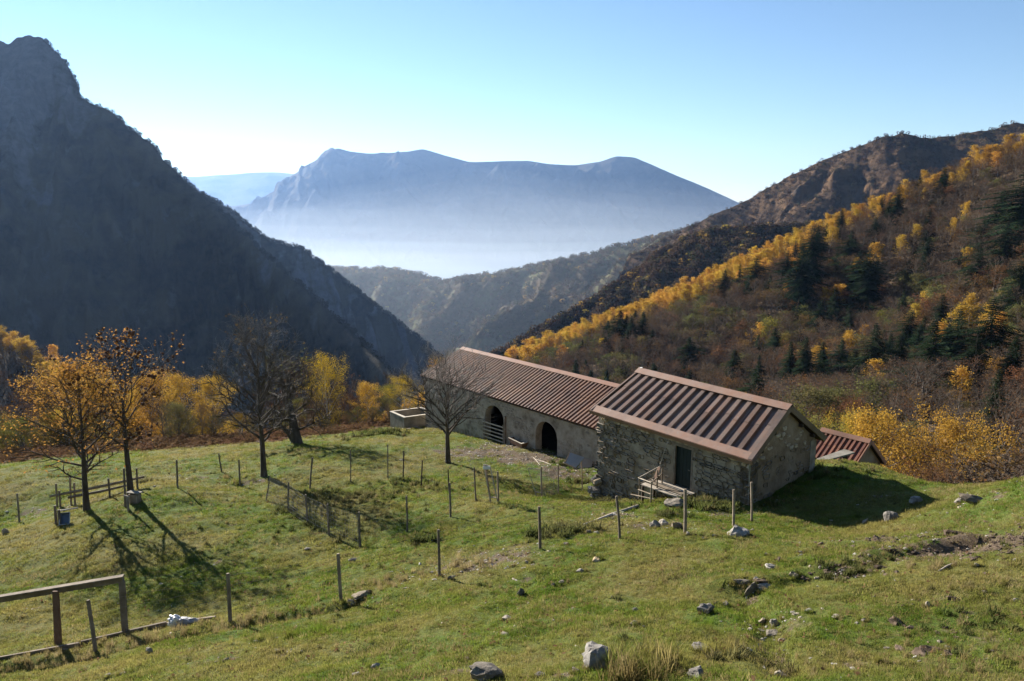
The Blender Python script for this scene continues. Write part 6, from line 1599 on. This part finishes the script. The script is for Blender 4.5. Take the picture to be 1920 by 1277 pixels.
# wooden box with a sloping lid at the chestnut
p = at(254, 941); d = dep(p); k = d / F_PX; bx = tag(empty('nest_box', p), 'wooden box with sloping tin lid standing against the chestnut trunk', 'box')
m = MB(); m.box(p + np.array([.05, -.1, .22]), (.42, .38, .5), jit=.008); m.build('body', M['wood'], bx)
m = MB(); m.box(p + np.array([.05, -.12, .52]), (.56, .52, .04), np.array(Matrix.Rotation(-.18, 3, 'X') @ Matrix.Rotation(.12, 3, 'Y')), jit=.006); m.build('lid', M['zinc_dull'] if 'zinc_dull' in M else M['concrete'], bx)
for s in (-1, 1):
    m = MB(); m.box(p + np.array([.05 + s * .17, -.295, .2]), (.05, .03, .44), jit=.004); m.build('batten', M['wood_pale'], bx)

# basin of concrete at the far end of the barn
z_r = float(up(757.5, 782.5, 60.0)[2]); c1, c0, c2 = upz(757.5, 782.5, z_r), upz(731, 771, z_r), upz(791, 763, z_r)
c3 = c1 + (c2 - c0); bas = tag(empty('water_basin', np.r_[((c0 + c3) / 2)[:2], float(ground_h(*((c0 + c3) / 2)[:2]))]), 'open concrete water basin with pale rim at the far end of the barn', 'basin')
Q = [c0, c1, c3, c2]; ctr = sum(Q) / 4
zb = min(float(ground_h(q[0], q[1])) for q in Q) - .3
m = MB(); rimm = MB()
inn = [q + unit(ctr - q) * .26 for q in Q]
for i in range(4):
    a, b, ai, bi = Q[i], Q[(i + 1) % 4], inn[i], inn[(i + 1) % 4]
    m.add([(a[0], a[1], zb), (b[0], b[1], zb), (b[0], b[1], z_r - .05), (a[0], a[1], z_r - .05), (ai[0], ai[1], zb), (bi[0], bi[1], zb), (bi[0], bi[1], z_r - .05), (ai[0], ai[1], z_r - .05)], [(0, 1, 2, 3), (5, 4, 7, 6)])
    o1, o2 = unit(a - ctr) * .04, unit(b - ctr) * .04
    rimm.add([a + o1 - Z3 * .05, b + o2 - Z3 * .05, b + o2, a + o1, ai - Z3 * .05, bi - Z3 * .05, bi, ai], [(0, 1, 2, 3), (5, 4, 7, 6), (3, 2, 6, 7), (1, 0, 4, 5)])
m.add([(q[0], q[1], zb + .35) for q in inn], [(0, 1, 2, 3)]); m.build('basin_wall', M['concrete'], bas); rimm.build('rim', M['concrete_rim'], bas)
# feeding trough before the second arch
p = at(974, 836); z0 = p[2]; zt = z0 + .42
T4 = [upz(953, 821, zt), upz(978, 833, zt), upz(996, 828, zt), upz(970, 816, zt)]; tc = sum(T4) / 4
tr = tag(empty('feeding_trough', np.r_[tc[:2], z0]), 'old feeding trough with a worn pale rim before the near arch of the barn', 'trough')
m, rimm = MB(), MB(); bot = [tc + (q - tc) * .78 - Z3 * .34 for q in T4]; ti = [tc + (q - tc) * .84 for q in T4]; bi_ = [tc + (q - tc) * .68 - Z3 * .28 for q in T4]
for i in range(4):
    j = (i + 1) % 4; m.add([bot[i], bot[j], T4[j], T4[i]], [(0, 1, 2, 3)]); m.add([bi_[i], bi_[j], ti[j], ti[i]], [(3, 2, 1, 0)])
    rimm.add([T4[i], T4[j], ti[j], ti[i]], [(0, 1, 2, 3)]); rimm.add([T4[i] + Z3 * .03, T4[j] + Z3 * .03, ti[j] + Z3 * .03, ti[i] + Z3 * .03], [(0, 1, 2, 3)]); rimm.add([T4[i], T4[j], T4[j] + Z3 * .03, T4[i] + Z3 * .03], [(0, 1, 2, 3)])
m.add(bot, [(3, 2, 1, 0)]); m.add(bi_, [(0, 1, 2, 3)]); m.build('shell', M['wood_red'], tr); rimm.build('rim', M['concrete_rim'], tr)
for i in range(4):
    q = bot[i]; m = MB(); m.bar(np.r_[q[:2], float(ground_h(q[0], q[1])) - .1], q + Z3 * .02, .09, .09); m.build('leg', M['timber_dark'], tr)
# two panels on a frame leaning at the corner of the barn
pl = at(1075, 878); d = dep(pl)
def pq(px, py, dd): return up(px, py, d + dd)
rack = tag(empty('panel_rack', pl), 'two flat panels leaning on a wooden frame between barn and stone house', 'panels')
for nm, q4, mt in (('panel', [(1060, 869), (1081, 877), (1095, 858), (1069, 849)], 'panel_glass'), ('panel', [(1082, 878), (1106, 887), (1112, 864), (1096, 859)], 'panel_plate')):
    qq = [pq(x, y, .05 if y > 865 else .95) for x, y in q4]; nn = unit(np.cross(qq[1] - qq[0], qq[3] - qq[0])); m = MB(); m.add(*slab(qq, nn, .03)); m.build(nm, M[mt], rack)
m = MB(); m.bar(pq(1056, 867, -.02), pq(1106, 891, -.02), .06, .08, jit=.004); m.build('foot_board', M['wood_pale'], rack)
for x, y in ((1059, 868), (1081, 877), (1103, 887)):
    m = MB(); m.bar(pq(x, y, 0.03), pq(x + 10, y - 20, 1.0), .05, .05); m.build('frame_bar', M['timber_dark'], rack)
for x, y, w in ((1073, 850, 1.0), (1100, 860, 1.0)):
    q = pq(x, y, w); m = MB(); m.bar(np.r_[q[:2], float(ground_h(q[0], q[1])) - .1], q - Z3 * .03, .06, .06); m.build('leg', M['timber_dark'], rack)

# landing and railing at the house door
ld = tag(empty('door_landing', at(1235, 925)), 'rickety wooden landing with a stick railing at the house door', 'landing')
def wallpt(px, py, out): return on_plane(px, py, WA + nF * out, nF)
r0, r1, r2 = wallpt(1199, 896, 1.15), wallpt(1222, 905, 1.45), wallpt(1243, 870, .22)
for (x, y0, y1, o_) in ((1199, 894, 926, 1.15), (1222, 903, 941, 1.45), (1243, 868, 908, .22), (1233, 881, 905, .7)):
    a, b = wallpt(x, y1, o_), wallpt(x, y0, o_); a = np.r_[b[:2], a[2] - .25]; m = MB(); m.tube([a, (a + b) / 2 + rng.normal(0, .012, 3), b], [.036, .034, .03], 6); m.build('post', M['wood'], ld)
for (xa, ya, oa), (xb, yb, ob) in (((1197, 896, 1.15), (1224, 906, 1.45)), ((1197, 918, 1.15), (1224, 928, 1.45)), ((1198, 896, 1.15), (1244, 871, .22)), ((1221, 905, 1.45), (1242, 888, .22)), ((1198, 908, 1.15), (1243, 889, .22)), ((1183, 927, 1.2), (1226, 936, 1.5))):
    m = MB(); m.tube([wallpt(xa, ya, oa), wallpt(xb, yb, ob)], [.028, .024], 6); m.build('rail', M['wood_pale'] if ya < 900 else M['wood'], ld)
m = MB(); m.bar(wallpt(1226, 903, .9), wallpt(1236, 876, .5), .16, .025, nF, jit=.004); m.build('leaning_board', M['wood_red'], ld)
zl = dbot - .04
for k in range(3):
    s0_ = d0 - .85 + .0 * k; o_ = .14 + .30 * k; a = WA + u_ * (d0 - 1.1) + nF * o_; b = WA + u_ * (d1 + .25 - .12 * k) + nF * o_
    m = MB(); m.bar(np.r_[a[:2], zl - .03 * k], np.r_[b[:2], zl - .03 * k], .27, .05, Z3, jit=.008); m.build('plank', M['wood'] if k % 2 else M['wood_pale'], ld)
for s in (d0 - .9, d1 - .1):
    for o_ in (.2, .95):
        q = WA + u_ * s + nF * o_; m = MB(); m.bar(np.r_[q[:2], float(ground_h(q[0], q[1])) - .2], np.r_[q[:2], zl - .06], .1, .1); m.build('support', M['timber_dark'], ld)
m = MB(); m.tube([wallpt(1238, 870, .35), (wallpt(1238, 870, .35) + wallpt(1257, 815, .16)) / 2 + nF * .03, wallpt(1257, 815, .16)], [.022, .018, .014], 6)
tag(m.build('pole', M['wood_pale'], None), 'thin crooked pole leaning from the railing up to the house eave', 'pole')
# log edging of the path, planks by the barn
for (xa, ya), (xb, yb), lab, w in (((1094, 988), (1196, 950), 'long pale log edging the path before the house', .13), ((1005, 862), (1034, 872), 'splintered board lying before the near arch', .05), ((1012, 872), (1000, 858), 'short stick crossing the splintered board', .04), ((1760, 1072), (1792, 1056), 'pale branch lying in the dug ground on the right', .04), ((655, 1052), (672, 1051), 'short stick lying inside the fence', .05)):
    a, b = at(xa, ya), at(xb, yb); m = MB(); up_ = np.array([0, 0, w * .35]); m.tube([a + up_, (a + b) / 2 + up_ + np.array([0, 0, .02]), b + up_], [w * .5, w * .55, w * .42], 7, wob=.08); tag(m.build('log' if w > .1 else 'stick', M['wood_pale'], None), lab, 'log' if w > .1 else 'stick')
# rubble and boards at the far corner of the barn
for k, (x, y, L, a) in enumerate(((775, 800, .9, .3), (785, 804, .7, -.4), (766, 806, .5, .9))):
    p = at(x, y)
    if p is None: continue
    m = MB(); m.box(p + np.array([0, 0, .08]), (L, .12, .06), np.array(Matrix.Rotation(a, 3, 'Z') @ Matrix.Rotation(.15, 3, 'Y')), jit=.006); tag(m.build('board', M['wood'], None), ['grey board lying below the concrete basin', 'second grey board beside the basin foot', 'short board end at the basin corner'][k], 'board')
